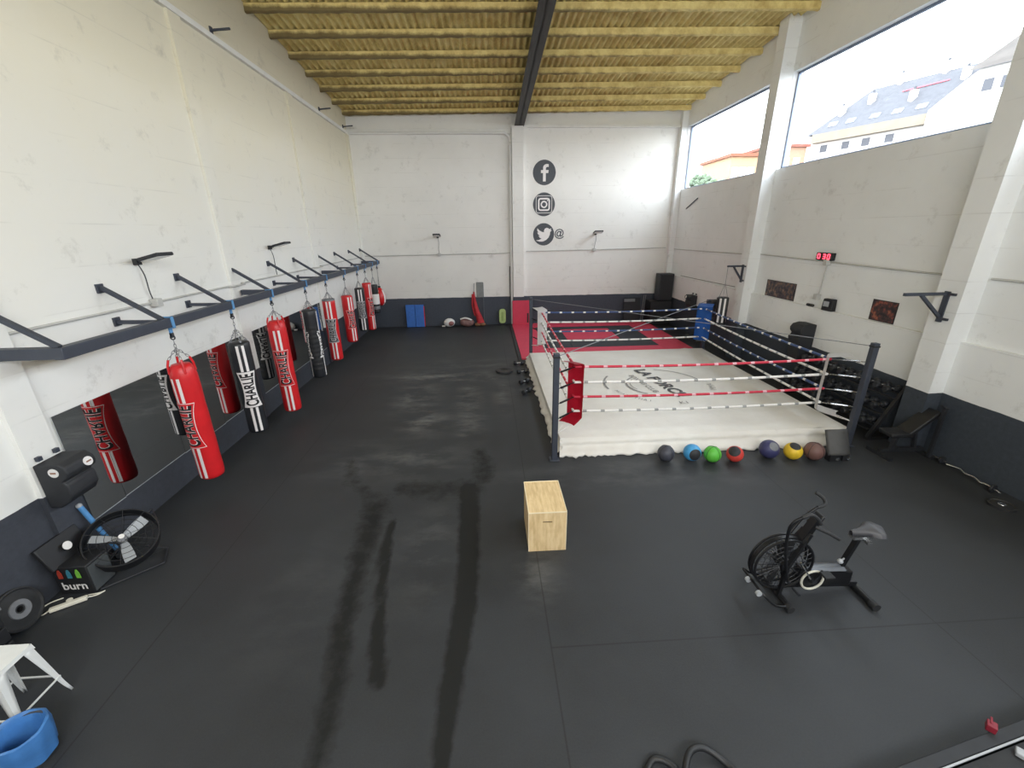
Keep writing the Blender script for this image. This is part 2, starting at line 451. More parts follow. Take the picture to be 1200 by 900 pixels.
ys = sorted({YF, YB} | {v for w in WINS for v in w})
for a, b in zip(ys, ys[1:]):
    if any(abs(a-w[0]) < 1e-6 for w in WINS):
        gr.box((XR+T/2, (a+b)/2, (WZ0-.1)/2), (T, b-a, WZ0+.1))
        gr.prism([(XR, a, WZ1), (XR, b, WZ1), (XR, b, zc_at(XR, b)), (XR, a, zc_at(XR, a))], (0, 0, 0), (T, 0, 0))
    else: gr.prism([(XR, a, -.1), (XR, b, -.1), (XR, b, zc_at(XR, b)), (XR, a, zc_at(XR, a))], (0, 0, 0), (T, 0, 0))
struct('wall_right', gr, M_WALL_R, smooth=False)
for i, (a, b) in enumerate(WINS):
    xf = XR+.16; g = G(); h = WZ1-WZ0; m = (WZ0+WZ1)/2
    for z in (WZ0+.025, WZ1-.025): g.box((xf, (a+b)/2, z), (.06, b-a, .05))
    for y in (a+.025, b-.025): g.box((xf, y, m), (.06, .05, h))
    w = struct('window_%d' % (i+1), g, M_WINFR, smooth=False)
    obj('pane', G().box((xf, (a+b)/2, m), (.006, b-a-.08, h-.08)), M_GLASS, w, smooth=False)
# pillars and beams
def trim(n, g, mat, **kw): return struct('trim_%d' % n, g, mat, **kw)
PB = M_WALL_L
tn = 0
for y0, y1 in ((4.42, 4.78), (9.05, 9.38), (13.56, 13.9), (18.72, 19.0), (-.1, .25)):
    tn += 1; trim(tn, G().box((XL+.02, (y0+y1)/2, 3.82), (.07, y1-y0, 7.6)), M_WALL_L, smooth=False)
for y0, y1, p in ((6.57, 7.0, .35), (12.66, 13.04, .35), (.5, .9, .35), (18.76, 19.0, .24)):
    tn += 1; zt = zc_at(XR, (y0+y1)/2); trim(tn, G().box((XR-p/2+.01, (y0+y1)/2, zt/2), (p+.02, y1-y0, zt)), M_WALL_R, smooth=False)
# column in the back wall and the roof beam that sits on it
tn += 1; trim(tn, G().box((1.36, YB-.1, 3.92), (.46, .24, 7.84)), M_WALL_B, smooth=False)
def roof_beam():
    g = G()
    def sec(y):
        z = 7.84+.08*(18.9-y); t = ceil_z(1.4, y)+.12
        return [[(1.25, z), (1.62, z), (1.62, z+.035), (1.25, z+.035)], [(1.41, z), (1.46, z), (1.46, t), (1.41, t)]]
    A, B = sec(YB), sec(YF)
    for pa, pb in zip(A, B):
        g._add([(x, YB, z) for x, z in pa]+[(x, YF, z) for x, z in pb], [(0, 1, 2, 3), (7, 6, 5, 4)]+[(i, (i+1) % 4, 4+(i+1) % 4, 4+i) for i in range(4)])
    return g
tn += 1; trim(tn, roof_beam(), M_BEAM, smooth=False)
# concrete ring beams high on the walls
tn += 1; trim(tn, G().box((XL+.03, (YF+YB)/2, 7.62), (.1, YB-YF, .1)), M_PILL, smooth=False)
tn += 1; trim(tn, G().box(((XL+1.1)/2, YB-.04, 7.68), (1.1-XL, .1, .16)), M_PILL, smooth=False)
tn += 1; trim(tn, G().box(((1.6+XR)/2, YB-.04, 7.86), (XR-1.6, .1, .1)), M_PILL, smooth=False)
# ledge of the thicker lower part of the right-hand wall, one length per bay
for y0, y1 in ((7.0, 12.66), (13.04, 18.76), (.9, 6.57)):
    tn += 1; trim(tn, G().box((XR-.03, (y0+y1)/2, 1.055), (.1, y1-y0, 2.11)), M_WALL_R, smooth=False)
XRL = XR-.08   # face of the lower part

# ------------------------------------------------------------------ conduits and small fixings
def conduit(pts, r, label, mat=M_PIPE, cat='conduit', boxes=()):
    t = thing('conduit', label, cat, pts[0])
    obj('pipe', G().tube(smooth_path(pts, 1), r, 8), mat, t)
    for b in boxes: obj('junction_box', G().box(b, (.12, .12, .12)), mat, t, bevel=.01)
    return t
x = XL+.03
conduit([(x, 0, 3.02), (x, 8.95, 3.02), (x+.1, 9.03, 3.02), (x+.1, 9.4, 3.02), (x, 9.46, 3.03), (x, 13.5, 3.03), (x+.1, 13.54, 3.03), (x+.1, 13.93, 3.03), (x, 14, 3.04), (x, 18.66, 3.05)], .018,
        'thin grey conduit running along the left wall behind the bag rack', boxes=[(XL+.07, 6.94, 3.02)])
conduit([(XL+.1, YB-.03, 3.07), (1.05, YB-.03, 3.1)], .018, 'thin conduit across the left half of the back wall under the small lamp', boxes=[(-2.02, YB-.07, 3.09)])
conduit([(1.7, YB-.03, 3.16), (7.85, YB-.03, 3.22)], .018, 'thin conduit across the right half of the back wall below the round decals', boxes=[(4.67, YB-.07, 3.19)])
conduit([(XR-.03, 18.7, 3.17), (XR-.03, 13.08, 3.22)], .018, 'thin conduit on the right wall under the far window')
conduit([(XR-.03, 12.6, 3.25), (XR-.03, 7.05, 3.16)], .018, 'thin conduit on the right wall passing under the red digital timer', boxes=[(XR-.07, 9.95, 3.2)])
conduit([(XR-.03, 6.5, 3.17), (XR-.03, 1, 3.14)], .018, 'thin conduit on the right wall nearest the camera')
conduit([(XR-.03, 9.97, 3.15), (XR-.03, 10.02, 2.42)], .014, 'short vertical conduit down the right wall beneath the timer', boxes=[(XR-.07, 10.02, 2.38)])
conduit([(-5.1, YB-.12, 7.62), (.85, YB-.12, 7.62), (1.02, YB-.12, 7.5), (1.08, YB-.12, 7.3)], .05, 'white pipe along the top of the back wall left of the roof beam', M_PIPEW, 'pipe')
conduit([(1.07, YB-.1, 7.2), (1.07, YB-.1, .02)], .055, 'white vertical downpipe beside the back wall column', M_PIPEW, 'pipe')
tag(obj('cable', G().tube(smooth_path([(XR-.012, 17.8, 2.13), (XR-.012, 15.5, 2.15), (XR-.012, 13.7, 2.17)], 4), .012, 6), M('dusty cable', (120, 116, 112), .6)), 'dark cable strung along the far end of the right wall above the strike pads', 'cable')
for yy, where in ((10.42, 'nearest the camera'), (16.1, 'middle of the three'), (18.5, 'near the far corner')):
    t = thing('wall_hook', 'small dark bracket high on the left wall under the roof, '+where, 'bracket', (XL, yy, 7.75))
    obj('arm', G().bar((XL, yy, 7.76), (XL+.38, yy, 7.79), .035), M_STEEL, t)
    obj('plate', G().box((XL+.015, yy, 7.74), (.03, .07, .16)), M_STEEL, t)
tag(obj('rod', G().bar((XR-.03, 18.0, 4.75), (XR-.03, 17.1, 5.08), .03), M_STEEL), 'short dark rod fixed aslant on the right wall below the far window', 'rod')
tag(obj('wall_pole', G().bar((.99, YB-.06, 1.25), (.99, YB-.06, 2.55), .03), M_BLK), 'thin black pole standing upright left of the white downpipe', 'pole')

# floodlights
def floodlight(loc, yaw, label, cable_to, arm=.18, w=.34):
    t = thing('floodlight', label, 'lamp', loc); L = Vector(loc)
    R = Matrix.Rotation(yaw, 3, 'Z')      # local +x points out of the wall
    tilt = Matrix.Rotation(math.radians(-14), 3, 'Y')
    def P(x, y, z): return L + R @ Vector((x, y, z))
    obj('bracket', G().bar(P(0, 0, 0), P(arm, 0, .04), .05).box(P(.02, 0, 0), (.09, .09, .09)), M_BLK2, t)
    c = P(arm+.14, 0, .07)
    obj('head', G().box(c, (.32, w, .05), R @ tilt), M_BLK2, t, bevel=.012)
    obj('lens', G().box(c + R @ tilt @ Vector((0, 0, -.028)), (.27, w-.05, .006), R @ tilt), M_LENS, t)
    ct = Vector(cable_to)
    obj('cable', G().tube(smooth_path([P(.03, 0, -.02), P(.06, .03, -.2), (ct+Vector(P(.03, 0, -.3)))/2 + (R @ Vector((.02, 0, 0))), ct], 4), .008, 6), M_DARK, t)
floodlight((XL, 6.85, 3.64), 0, 'flat black floodlight on the left wall above the first red bag', (XL+.03, 6.94, 3.08))
floodlight((XL, 11.0, 3.7), 0, 'flat black floodlight on the left wall farther along, past the second pilaster line', (XL+.03, 11.1, 3.05))
floodlight((-2.04, YB, 3.8), -PI/2, 'small floodlight on the back wall left of the column', (-2.02, YB-.04, 3.13), .25, .3)
floodlight((4.7, YB, 3.84), -PI/2, 'small floodlight on the back wall right of the round decals', (4.67, YB-.04, 3.24), .35, .36)

# ------------------------------------------------------------------ wall decals
def wall_pt(cx, cz, y):  # (u right, v up) -> back wall
    return lambda p: (cx+p.x, y-p.z, cz+p.y)
def disc_decal(label, cz, r=.46):
    g = G().lathe([(0, 0), (r, 0), (r, .006), (0, .006)], seg=48); g.map(wall_pt(2.46, cz, YB-.002))
    return tag(obj('wall_decal', g, M_DECAL, smooth=False), label, 'decal')
def flat(poly): return G().prism([(x, y, .006) for x, y in poly], (0, 0, 0), (0, 0, .004))
d = disc_decal('round charcoal social media decal with a white letter f, topmost on the back wall', 6.22, .47)
fpoly = [(-.055, -.33), (.06, -.33), (.06, -.02), (.16, -.02), (.175, .09), (.06, .09), (.06, .15), (.075, .19), (.11, .205), (.175, .205), (.175, .31), (.09, .315), (.01, .29), (-.04, .24), (-.055, .17), (-.055, .09), (-.14, .09), (-.14, -.02), (-.055, -.02)]
obj('letter_print', flat(fpoly).map(wall_pt(2.46, 6.22, YB-.002)), M_PAINTW, d, smooth=False)
d = disc_decal('round charcoal decal with a white camera outline, middle of the three on the back wall', 5.02, .46)
g = G()
def frame_ring(g, w, h, r, th):
    a = rrect(w, h, r); b = rrect(w-2*th, h-2*th, max(r-th, .01)); n = len(a)
    va = [g.bm.verts.new((x, y, .009)) for x, y in a]; vb = [g.bm.verts.new((x, y, .009)) for x, y in b]
    for i in range(n): g.bm.faces.new((va[i], va[(i+1) % n], vb[(i+1) % n], vb[i]))
frame_ring(g, .68, .68, .1, .022); frame_ring(g, .5, .5, .11, .06)
va = circle((0, 0, .009), .14, 32); vb = circle((0, 0, .009), .085, 32)
A = [g.bm.verts.new(p) for p in va]; B = [g.bm.verts.new(p) for p in vb]
for i in range(32): g.bm.faces.new((A[i], A[(i+1) % 32], B[(i+1) % 32], B[i]))
g.merge(G().lathe([(0, .009), (.028, .009)], (.15, .15, 0), seg=16))
obj('camera_print', g.map(wall_pt(2.46, 5.02, YB-.002)), M_PAINTW, d, smooth=False)
d = disc_decal('round charcoal decal with a white bird, lowest of the three on the back wall', 3.84, .45)
bird = [(-.33, -.24), (-.2, -.22), (-.09, -.17), (-.17, -.13), (-.22, -.05), (-.16, -.06), (-.25, .02), (-.27, .09), (-.22, .075), (-.28, .16), (-.27, .25), (-.18, .16), (-.07, .1), (.02, .085), (.01, .14), (.04, .22), (.11, .26), (.19, .25), (.24, .21), (.33, .24), (.29, .17), (.35, .16), (.28, .1), (.27, 0), (.22, -.12), (.12, -.22), (-.02, -.29), (-.18, -.29)]
obj('bird_print', flat(bird).map(wall_pt(2.46, 3.84, YB-.002)), M_PAINTW, d, smooth=False)
g = text_g('@', .42, .006); g.map(lambda p: (3.13+p.x, YB-.006, 3.87+p.y))
tag(obj('wall_decal', g, M_DECAL, smooth=False), 'small charcoal at sign painted on the back wall beside the bird decal', 'decal')

# ------------------------------------------------------------------ mirrors on the left wall
pan = [(4.88, 5.40, .52), (5.405, 6.66, .53), (6.665, 7.85, .52), (7.855, 9.04, .53), (9.40, 10.75, .53), (10.755, 12.1, .53), (12.105, 13.5, .54)]
wh = ['narrow one at the near end beside the strike pad', 'behind the first red bag', 'between the first red bag and the first black bag', 'behind the first black bag, ending at the pilaster',
      'just past the pilaster, behind the second red bag', 'behind the taped black bag', 'last one before the far pilaster']
for (a, b, z), w in zip(pan, wh):
    t = thing('wall_mirror', 'wall mirror panel, '+w, 'mirror', (XL, (a+b)/2, z), 'mirror panels along the left wall')
    obj('glass', G().box((XL+.012, (a+b)/2, (z+1.99)/2), (.012, b-a, 1.99-z)), M_MIRROR, t, smooth=False)
    obj('edge_strip', G().box((XL+.012, (a+b)/2, z-.004), (.02, b-a, .008)), M_GREYPL, t, smooth=False)

# ------------------------------------------------------------------ bag rack
BX, BZ = -4.55, 2.84
t = thing('bag_rack', 'long grey steel punching bag rack braced off the left wall', 'rack', (BX, 11.6, BZ))
obj('beam', G().bar((BX, 4.55, BZ), (BX, 18.62, BZ), .11, .13), M_STEEL, t, bevel=.008)
for y in (4.6, 18.6): obj('end_arm', G().bar((XL+.03, y, BZ), (BX+.05, y, BZ), .1, .12), M_STEEL, t)
for y in (4.6, 6.11, 7.62, 9.2, 10.8, 12.22, 13.95, 15.5, 17.1, 18.6):
    o = obj('brace', G().bar((XL+.03, y, 3.35), (BX, y, BZ+.06), .05), M_STEEL, t)
    obj('wall_plate', G().box((XL+.012, y, 3.34), (.025, .11, .12)), M_STEEL, o)
for y in (6.2, 7.72, 10.9, 12.3, 15.6, 17.2):
    o = obj('strut', G().bar((XL+.03, y, 2.86), (BX, y, BZ+.01), .05), M_STEEL, t)
    obj('wall_plate', G().box((XL+.012, y, 2.87), (.025, .11, .12)), M_STEEL, o)
for y in (9.3, 13.9): obj('strut', G().bar((XL+.09, y, 2.86), (BX, y, BZ+.01), .1, .1), M_STEEL, t)

# ------------------------------------------------------------------ punching bags
def on_bag(x0, y0, r, az):
    """(u across, v along the bag, w off the surface) -> world; seen from outside, u runs to the right"""
    return lambda p: (x0+(r+p.z)*math.cos(az+p.x/r), y0+(r+p.z)*math.sin(az+p.x/r), p.y)
def strip_g(u0, u1, v0, v1, w=.0025, n=6, m=10):
    return G().grid(lambda a, b: (u0+(u1-u0)*a, v0+(v1-v0)*b, w), n, m)
def bag_body(x0, y0, zt, zb, r, style):
    if style == 'soft':   # top gathered under the straps
        prof = [(0, zb), (r*.75, zb+.005), (r*.93, zb+.025), (r, zb+.07)] + [(r*(1+.012*math.sin(k*1.7)), zb+.07+(zt-zb-.26)*k/14) for k in range(1, 15)] + [(r*.93, zt-.12), (r*.8, zt-.05), (r*.66, zt-.015), (0, zt-.01)]
    else:
        prof = [(0, zb), (r*.8, zb+.004), (r*.95, zb+.02), (r, zb+.06)] + [(r*(1+.008*math.sin(k*1.9)), zb+.06+(zt-zb-.1)*k/14) for k in range(1, 15)] + [(r*.96, zt-.02), (r*.85, zt-.004), (0, zt)]
    return G().lathe(prof, (x0, y0, 0), seg=36)
def bag_logo(root, pos, vc, length, dark, az_scale=1):
    """vertical word print in a flared frame"""
    hl = length/2
    def hh(v): return .096*(1+.62*(abs(v)/hl)**2.2)
    def frame(grow, w):
        g = G(); n = 16
        g.grid(lambda a, b: ((2*a-1)*(hh((2*b-1)*hl)+grow), vc+(2*b-1)*(hl+grow), w), 10, n); return g
    o = obj('logo_frame', frame(.012, .003).map(pos), M_PAINTW if dark != 'black' else M_PAINTW, root)
    obj('logo_field', frame(.002, .0045).map(pos), M_PAINTW if dark == 'black' else dark, o)
    def word(off, w):
        g = text_g('CHARLIE', 1.0, off); vs = [v.co for v in g.bm.verts]
        x0, x1 = min(c.x for c in vs), max(c.x for c in vs); y0, y1 = min(c.y for c in vs), max(c.y for c in vs)
        cut(g, 1, [y0+(y1-y0)*k/6 for k in range(1, 6)])
        def f(p):
            a = ((p.x-x0)/(x1-x0)*2-1)*hl*.94; b = ((p.y-y0)/(y1-y0)*2-1)*(hh(a)*.86)
            return (-b, vc+a, w)
        return g.map(f)
    if dark != 'black': obj('word_outline', word(.05, .006).map(pos), M_PAINTW, o, smooth=False)
    obj('word_print', word(.022 if dark != 'black' else .03, .0075).map(pos), M_PAINTK, o, smooth=False)
def chain(root, x0, y0, z0, z1, r, n=4, strapz=.26):
    """webbing loop on the beam, clip, short chain, then n chains out to the bag rim at z1"""
    so = obj('hanging_strap', G().box((x0-.063, y0, BZ), (.012, .05, .165)).box((x0+.063, y0, BZ), (.012, .05, .165)).box((x0, y0, BZ+.075), (.138, .05, .012)).box((x0, y0, BZ-.075), (.138, .05, .012)).box((x0, y0, BZ-.14), (.022, .05, .125)), M_STRAP, root)
    obj('clip', G().tube(circle((x0, y0, BZ-.22), .03, 14, (1, 0, 0), (0, 0, 1)), .009, 6, closed=True).box((x0, y0, BZ-.185), (.03, .05, .07)), M_DARK, root)
    def links(a, b, ll=.042):
        a, b = Vector(a), Vector(b); L = (b-a).length; k = max(2, int(L/ll)); g = G(); d = (b-a).normalized()
        s1 = d.orthogonal().normalized(); s2 = d.cross(s1)
        for i in range(k):
            c = a+d*L*(i+.5)/k; s = s1 if i % 2 else s2
            g.tube(circle(c, 1, 10, d*(L/k*.68), s*.014), .0042, 5, closed=True)
        return g
    zk = z0-.24
    zs = zk-(zk-z1)*.42
    g = links((x0, y0, zk), (x0, y0, zs))
    for k in range(n):
        a = PI/4+k*2*PI/n
        g.merge(links((x0, y0, zs), (x0+r*.72*math.cos(a), y0+r*.72*math.sin(a), z1)))
    obj('chain', g, M_CHAIN, root)
def punch_bag(y0, zt, zb, r, col, az, label, style='flat', dark=None, logos=((0, 0),), stripes=True, cx=BX, extra=None):
    root = thing('punching_bag', label, 'punching bag', (cx, y0, zb), 'punching bags hanging from the wall rack')
    obj('bag_body', bag_body(cx, y0, zt, zb, r, style), col, root, ang=60)
    L = zt-zb
    for a_off, _ in logos:
        pos = on_bag(cx, y0, r, math.radians(az+a_off))
        vc = zb+L*.5; ll = L*.375
        if stripes:
            for u in (-.045, .045):
                obj('stripe', strip_g(u-.022, u+.022, zb+.05, vc-ll/2-.02).map(pos), M_PAINTW, root)
                obj('stripe', strip_g(u-.022, u+.022, vc+ll/2+.02, zt-(.2 if style == 'soft' else .05)).map(pos), M_PAINTW, root)
        bag_logo(root, pos, vc, ll, dark if dark else col)
    if style == 'soft':
        g = G()
        for k in range(4):
            a = PI/4+k*PI/2
            g.tube([(cx+r*.93*math.cos(a), y0+r*.93*math.sin(a), zt-.14), (cx+r*.9*math.cos(a), y0+r*.9*math.sin(a), zt-.02), (cx+r*.74*math.cos(a), y0+r*.74*math.sin(a), zt+.07)], .016, 6)
        obj('corner_strap', g, col, root)
        chain(root, cx, y0, BZ-.02, zt+.07, r)
    else:
        g = G()
        for k in range(4):
            a = PI/4+k*PI/2
            g.tube(circle((cx+r*.72*math.cos(a), y0+r*.72*math.sin(a), zt+.005), .02, 10, (math.cos(a), math.sin(a), 0), (0, 0, 1)), .005, 5, closed=True)
        obj('ring', g, M_CHAIN, root)
        chain(root, cx, y0, BZ-.02, zt+.015, r)
    if extra: extra(root)
    return root
R1 = .172
punch_bag(6.2, 2.24, .33, R1, M_RED, -100, 'large red punching bag hanging nearest the camera, gathered at the top', 'soft')
punch_bag(7.72, 2.18, .40, R1, M_BLACKV, -60, 'black punching bag with white stripes between the two nearest red bags', 'flat', 'black')
punch_bag(9.19, 2.28, .20, .18, M_RED, -73, 'red punching bag reaching lowest to the floor, third from the near end', 'soft')
def tape(root):
    x0, y0 = BX, 10.95
    pos = on_bag(x0, y0, R1, math.radians(-67))
    obj('tape_wrap', G().grid(lambda u, v: pos(Vector(((u-.5)*.30, .62+1.16*v, .006+.004*math.sin(v*60)-.006*abs(u-.5)*2))), 10, 80), M_RUB, root)
punch_bag(10.95, 2.20, .40, R1, M_BLACKV, -67, 'black punching bag wrapped in dark tape round its middle, fourth from the near end', 'flat', 'black', logos=((82, 0), (-82, 0)), extra=tape)
def gcap(root): obj('top_cap', G().lathe([(R1*1.005, 2.18), (R1*1.005, 2.245), (0, 2.25)], (BX, 12.38, 0), seg=30), M_GREYP, root)
punch_bag(12.38, 2.24, .46, R1, M_RED, -77, 'red punching bag with a grey top cap, fifth from the near end', 'flat', M_GREYP, extra=gcap)
punch_bag(14.0, 2.12, .60, R1, M_RED, -45, 'shorter red punching bag with its print turned to the right, before the far group', 'flat')
punch_bag(15.45, 2.18, .65, R1*.95, M_BLACKV, -72, 'short black punching bag with a grey print in the far group', 'flat', M_GREYP)
punch_bag(16.45, 2.24, .46, R1*.95, M_RED, -30, 'slim red punching bag in the far group, hung highest there', 'flat')
r = thing('punching_bag', 'short black punching bag with a white cloth taped round it, in the far group', 'punching bag', (BX, 17.45, .93), 'punching bags hanging from the wall rack')
obj('bag_body', bag_body(BX, 17.45, 2.06, .93, .15, 'flat'), M_BLACKV, r, ang=60)
obj('cloth_wrap', G().lathe([(.151, 1.28), (.165, 1.29), (.168, 1.5), (.163, 1.68), (.151, 1.69)], (BX, 17.45, 0), seg=28), M_WHITE, r)
obj('tape_band', G().lathe([(.152, 1.08), (.158, 1.09), (.158, 1.2), (.152, 1.21)], (BX, 17.45, 0), seg=28), M_GREYP, r)
chain(r, BX, 17.45, BZ-.02, 2.07, .15)
r = thing('punching_bag', 'red and white pear shaped punching bag at the far end of the rack', 'punching bag', (BX, 18.3, 1.08), 'punching bags hanging from the wall rack')
prof = [(0, 1.08), (.1, 1.1), (.19, 1.2), (.23, 1.36), (.22, 1.52), (.15, 1.7), (.08, 1.8), (.05, 1.83), (0, 1.83)]
obj('bag_body', G().lathe(prof, (BX, 18.3, 0), seg=30), M_RED, r)
for a0 in (-1.9, -.35):
    g = G(); g.grid(lambda u, v: (lambda rr, h: (BX+(rr+.003)*math.cos(a0+(u-.5)*.5), 18.3+(rr+.003)*math.sin(a0+(u-.5)*.5), h))(np.interp(1.12+.62*v, [p[1] for p in prof[1:-1]], [p[0] for p in prof[1:-1]]), 1.12+.62*v), 4, 12)
    obj('white_panel', g, M_PAINTW, r)
obj('neck', G().lathe([(.05, 1.82), (.055, 1.9), (0, 1.91)], (BX, 18.3, 0), seg=16), M_BLK, r)
chain(r, BX, 18.3, BZ-.02, 1.92, .03, n=2)

# ------------------------------------------------------------------ boxing ring
RX0, RX1, RY0, RY1, RZ = 1.28, 6.98, 7.12, 13.08, .3
ring = thing('boxing_ring', 'low white boxing ring with red and blue ropes and padded corners', 'boxing ring', (4.1, 10.1, 0))
def canvas():
    g = G(); nu, nv = 40, 44
    def f(u, v):
        x, y = RX0+(RX1-RX0)*u, RY0+(RY1-RY0)*v
        z = RZ+.004*math.sin(x*3.1+y*1.3)*math.sin(y*2.2)
        z += .018*math.exp(-((x-(RX1-.55-.03*math.sin(y)))/.05)**2)          # long fold by the right edge
        e = min(u*(RX1-RX0), (1-u)*(RX1-RX0), v*(RY1-RY0), (1-v)*(RY1-RY0))
        return (x, y, z-.02*math.exp(-(e/.03)**2))
    g.grid(f, nu, nv); return g
obj('canvas', canvas(), M_CANVAS, ring)
def skirt():
    g = G()
    def fy(s, v): return .022*math.sin(s*17+2.2*v)*v*(1+.7*math.sin(s*5)) + .014*math.sin(s*47+2+3*v)*v*(1+math.sin(s*3.1))
    def strip(p0, p1, q0, q1, n):
        # p: top edge, q: bottom edge
        p0, p1, q0, q1 = map(Vector, (p0, p1, q0, q1)); out = (q0-p0); out.z = 0; out = out.normalized()
        def f(u, v):
            a = p0.lerp(p1, u); b = q0.lerp(q1, u); p = a.lerp(b, v)
            bulge = -.07*math.exp(-((v-.52)/.16)**2)+.055*math.exp(-((v-.84)/.12)**2)*(1+.4*math.sin(u*31))+fy(u*6, v)
            p = p+out*bulge; p.z = max(p.z, .004); return p
        g.grid(f, n, 10)
    z = RZ-.018
    strip((RX0, RY0, z), (RX1, RY0, z), (RX0-.04, RY0-.24, .0), (RX1-.24, RY0-.24, .0), 90)
    strip((RX1, RY0, z), (RX1, RY1, z), (RX1-.22, RY0-.24, 0), (RX1+.1, RY1, 0), 60)
    strip((RX0, RY1, z), (RX0, RY0, z), (RX0-.1, RY1, 0), (RX0-.06, RY0-.22, 0), 60)
    strip((RX1, RY1, z), (RX0, RY1, z), (RX1+.1, RY1+.02, 0), (RX0-.1, RY1+.02, 0), 20)
    bmesh.ops.remove_doubles(g.bm, verts=g.bm.verts, dist=.002)
    return g
obj('skirt', skirt(), M_CANVAS, ring, ang=80)
PA = {'nl': (1.13, 6.82), 'nr': (6.86, 6.9), 'fr': (7.06, 13.2), 'fl': (1.34, 13.24)}
for k, (x, y) in PA.items():
    ht = 1.85 if k == 'fr' else 2.04
    o = obj('corner_post', G().box((x, y, ht/2), (.1, .1, ht)).box((x, y, .01), (.18, .18, .02)), M_STEEL, ring, bevel=.006)
    obj('collar', G().box((x, y, ht-.06), (.112, .112, .03)), M_BLK, o)
RC = {'nl': (1.55, 7.26), 'nr': (6.42, 7.26), 'fr': (6.72, 12.72), 'fl': (1.62, 12.72)}
ZS = (.77, 1.06, 1.35, 1.65)
def rope(a, b, z, c1, c2, kind):
    A = Vector((*RC[a], z)); B = Vector((*RC[b], z)); L = (B-A).length
    k = int(L/.34); ts = [0]
    for i in range(k): ts += [(i+.5)/k, (i+.5)/k+.075/L]
    ts.append(1)
    pts = [A.lerp(B, t)+Vector((0, 0, -.035*math.sin(PI*t))) for t in ts]
    o = obj('rope', G().tube(pts, .024, 10), c1, ring)
    o.data.materials.append(c2)      # tape bands woven round the rope
    for i in range(len(ts)-1):
        if i % 2:
            for q in range(10): o.data.polygons[i*10+q].material_index = 1
    for p, c in ((A, PA[a]), (B, PA[b])):
        cz = Vector((c[0], c[1], z+.03)); d = cz-p
        obj('turnbuckle', G().tube([p, p+d*.35], .009, 6).tube([p+d*.3, p+d*.75], .018, 8).tube([p+d*.7, cz], .008, 6), M_CHROME if a == 'nr' or b == 'nr' else M_IRON, o)
for i, z in enumerate(ZS):
    hot = i in (1, 3)
    rope('nl', 'nr', z, M_RROPE if hot else M_WROPE, M_PTAPE if hot else M_GTAPE, i)
    rope('nl', 'fl', z, M_RROPE if hot else M_WROPE, M_PTAPE if hot else M_GTAPE, i)
    rope('fl', 'fr', z, M_BROPE if hot else M_WROPE, M_WROPE if hot else M_GTAPE, i)
    rope('nr', 'fr', z, M_BROPE if hot else M_WROPE, M_WROPE if hot else M_GTAPE, i)
def corner_pad(k, col, w, label):
    c = Vector((*RC[k], 0)); out = Vector((*PA[k], 0))-c; out.normalize(); side = Vector((-out.y, out.x, 0))
    def f(u, v):
        # pad as a thick bent slab: face towards the ring, both ends folded back to the post
        zz = .58+1.22*v; bend = max(0, abs(v-.5)*2-.86)/.14
        a = (u-.5)*w
        p = c - out*(.075-(.36 if k == 'nr' else .28)*bend**1.4-.1*(abs(u-.5)*2)**3*.4) + side*a; p.z = zz-(.02*bend if v > .5 else -.02*bend); return p
    g = G().grid(f, 10, 30)
    bmesh.ops.solidify(g.bm, geom=g.bm.faces[:], thickness=.045)
    o = obj('corner_pad', g, col, ring, ang=50); lab(o, label)
    obj('pad_tie', G().tube([c+side*w*.3+Vector((0, 0, .62)), Vector((*PA[k], .5))], .006, 6).tube([c-side*w*.3+Vector((0, 0, .62)), Vector((*PA[k], .5))], .006, 6), M_WROPE, o)
corner_pad('nl', M_REDPAD, .34, 'red padded corner cover'); corner_pad('nr', M_WHITE, .34, 'white padded corner cover')
corner_pad('fr', M_BLUEPAD, .44, 'blue padded corner cover'); corner_pad('fl', M_WHITE, .36, 'white padded corner cover')
obj('guy_cable', G().tube([(*PA['fl'], 1.98), (*PA['nr'], 1.98)], .008, 6), M_GREYP, ring)
obj('guy_cable', G().tube([(*PA['nl'], 1.98), (*PA['fr'], 1.83)], .008, 6), M_GREYP, ring)
# print on the canvas: two bold words across a pair of arcs, tiny lettering round them
def ring_pt(cx, cy, rot, z=RZ+.012):
    c, s = math.cos(rot), math.sin(rot)
    return lambda p: (cx+p.x*c-p.y*s, cy+p.x*s+p.y*c, z+p.z)
lc = ring_pt(4.28, 9.95, math.radians(-80))
for txt, sz, yy, off in (('BOXING CLUB', .2, -.42, .002), ('LA FORCE', .46, .03, .018), ):
    g = text_g(txt, sz, off); g.map(lambda p: Vector((p.x, p.y*.95+yy, 0)))
    obj('canvas_lettering', g.map(lc), M('faded black print', (66, 66, 68), .6, var=.3, scale=12) if sz > .3 else M('faded grey print', (140, 138, 136), .6, var=.2, scale=12), ring, smooth=False)
def arc_g(r, w, a0, a1, n=30): return G().grid(lambda u, v: (math.cos(a0+(a1-a0)*u)*(r+w*v), math.sin(a0+(a1-a0)*u)*(r+w*v), 0), n, 1)
F = M('faded grey print', (140, 138, 136)); al = ring_pt(4.15, 9.75, 0)
for r_, w_, a0, a1 in ((1.25, .03, .25, 1.25), (1.25, .05, 2.5, 3.3), (.7, .04, 2.2, 4.1), (.62, .02, 2.4, 3.6)):
    obj('canvas_arc', arc_g(r_, w_, a0, a1).map(al), F, ring, smooth=False)
def arc_text(s, r, a0, step, size):
    g = G()
    for i, ch in enumerate(s):
        if ch == ' ': continue
        a = a0+step*i; t = text_g(ch, size)
        g.merge(t, lambda p: Vector((math.cos(a)*r+p.x*-math.sin(a)+p.y*-math.cos(a), math.sin(a)*r+p.x*math.cos(a)+p.y*-math.sin(a), 0)))
    return g
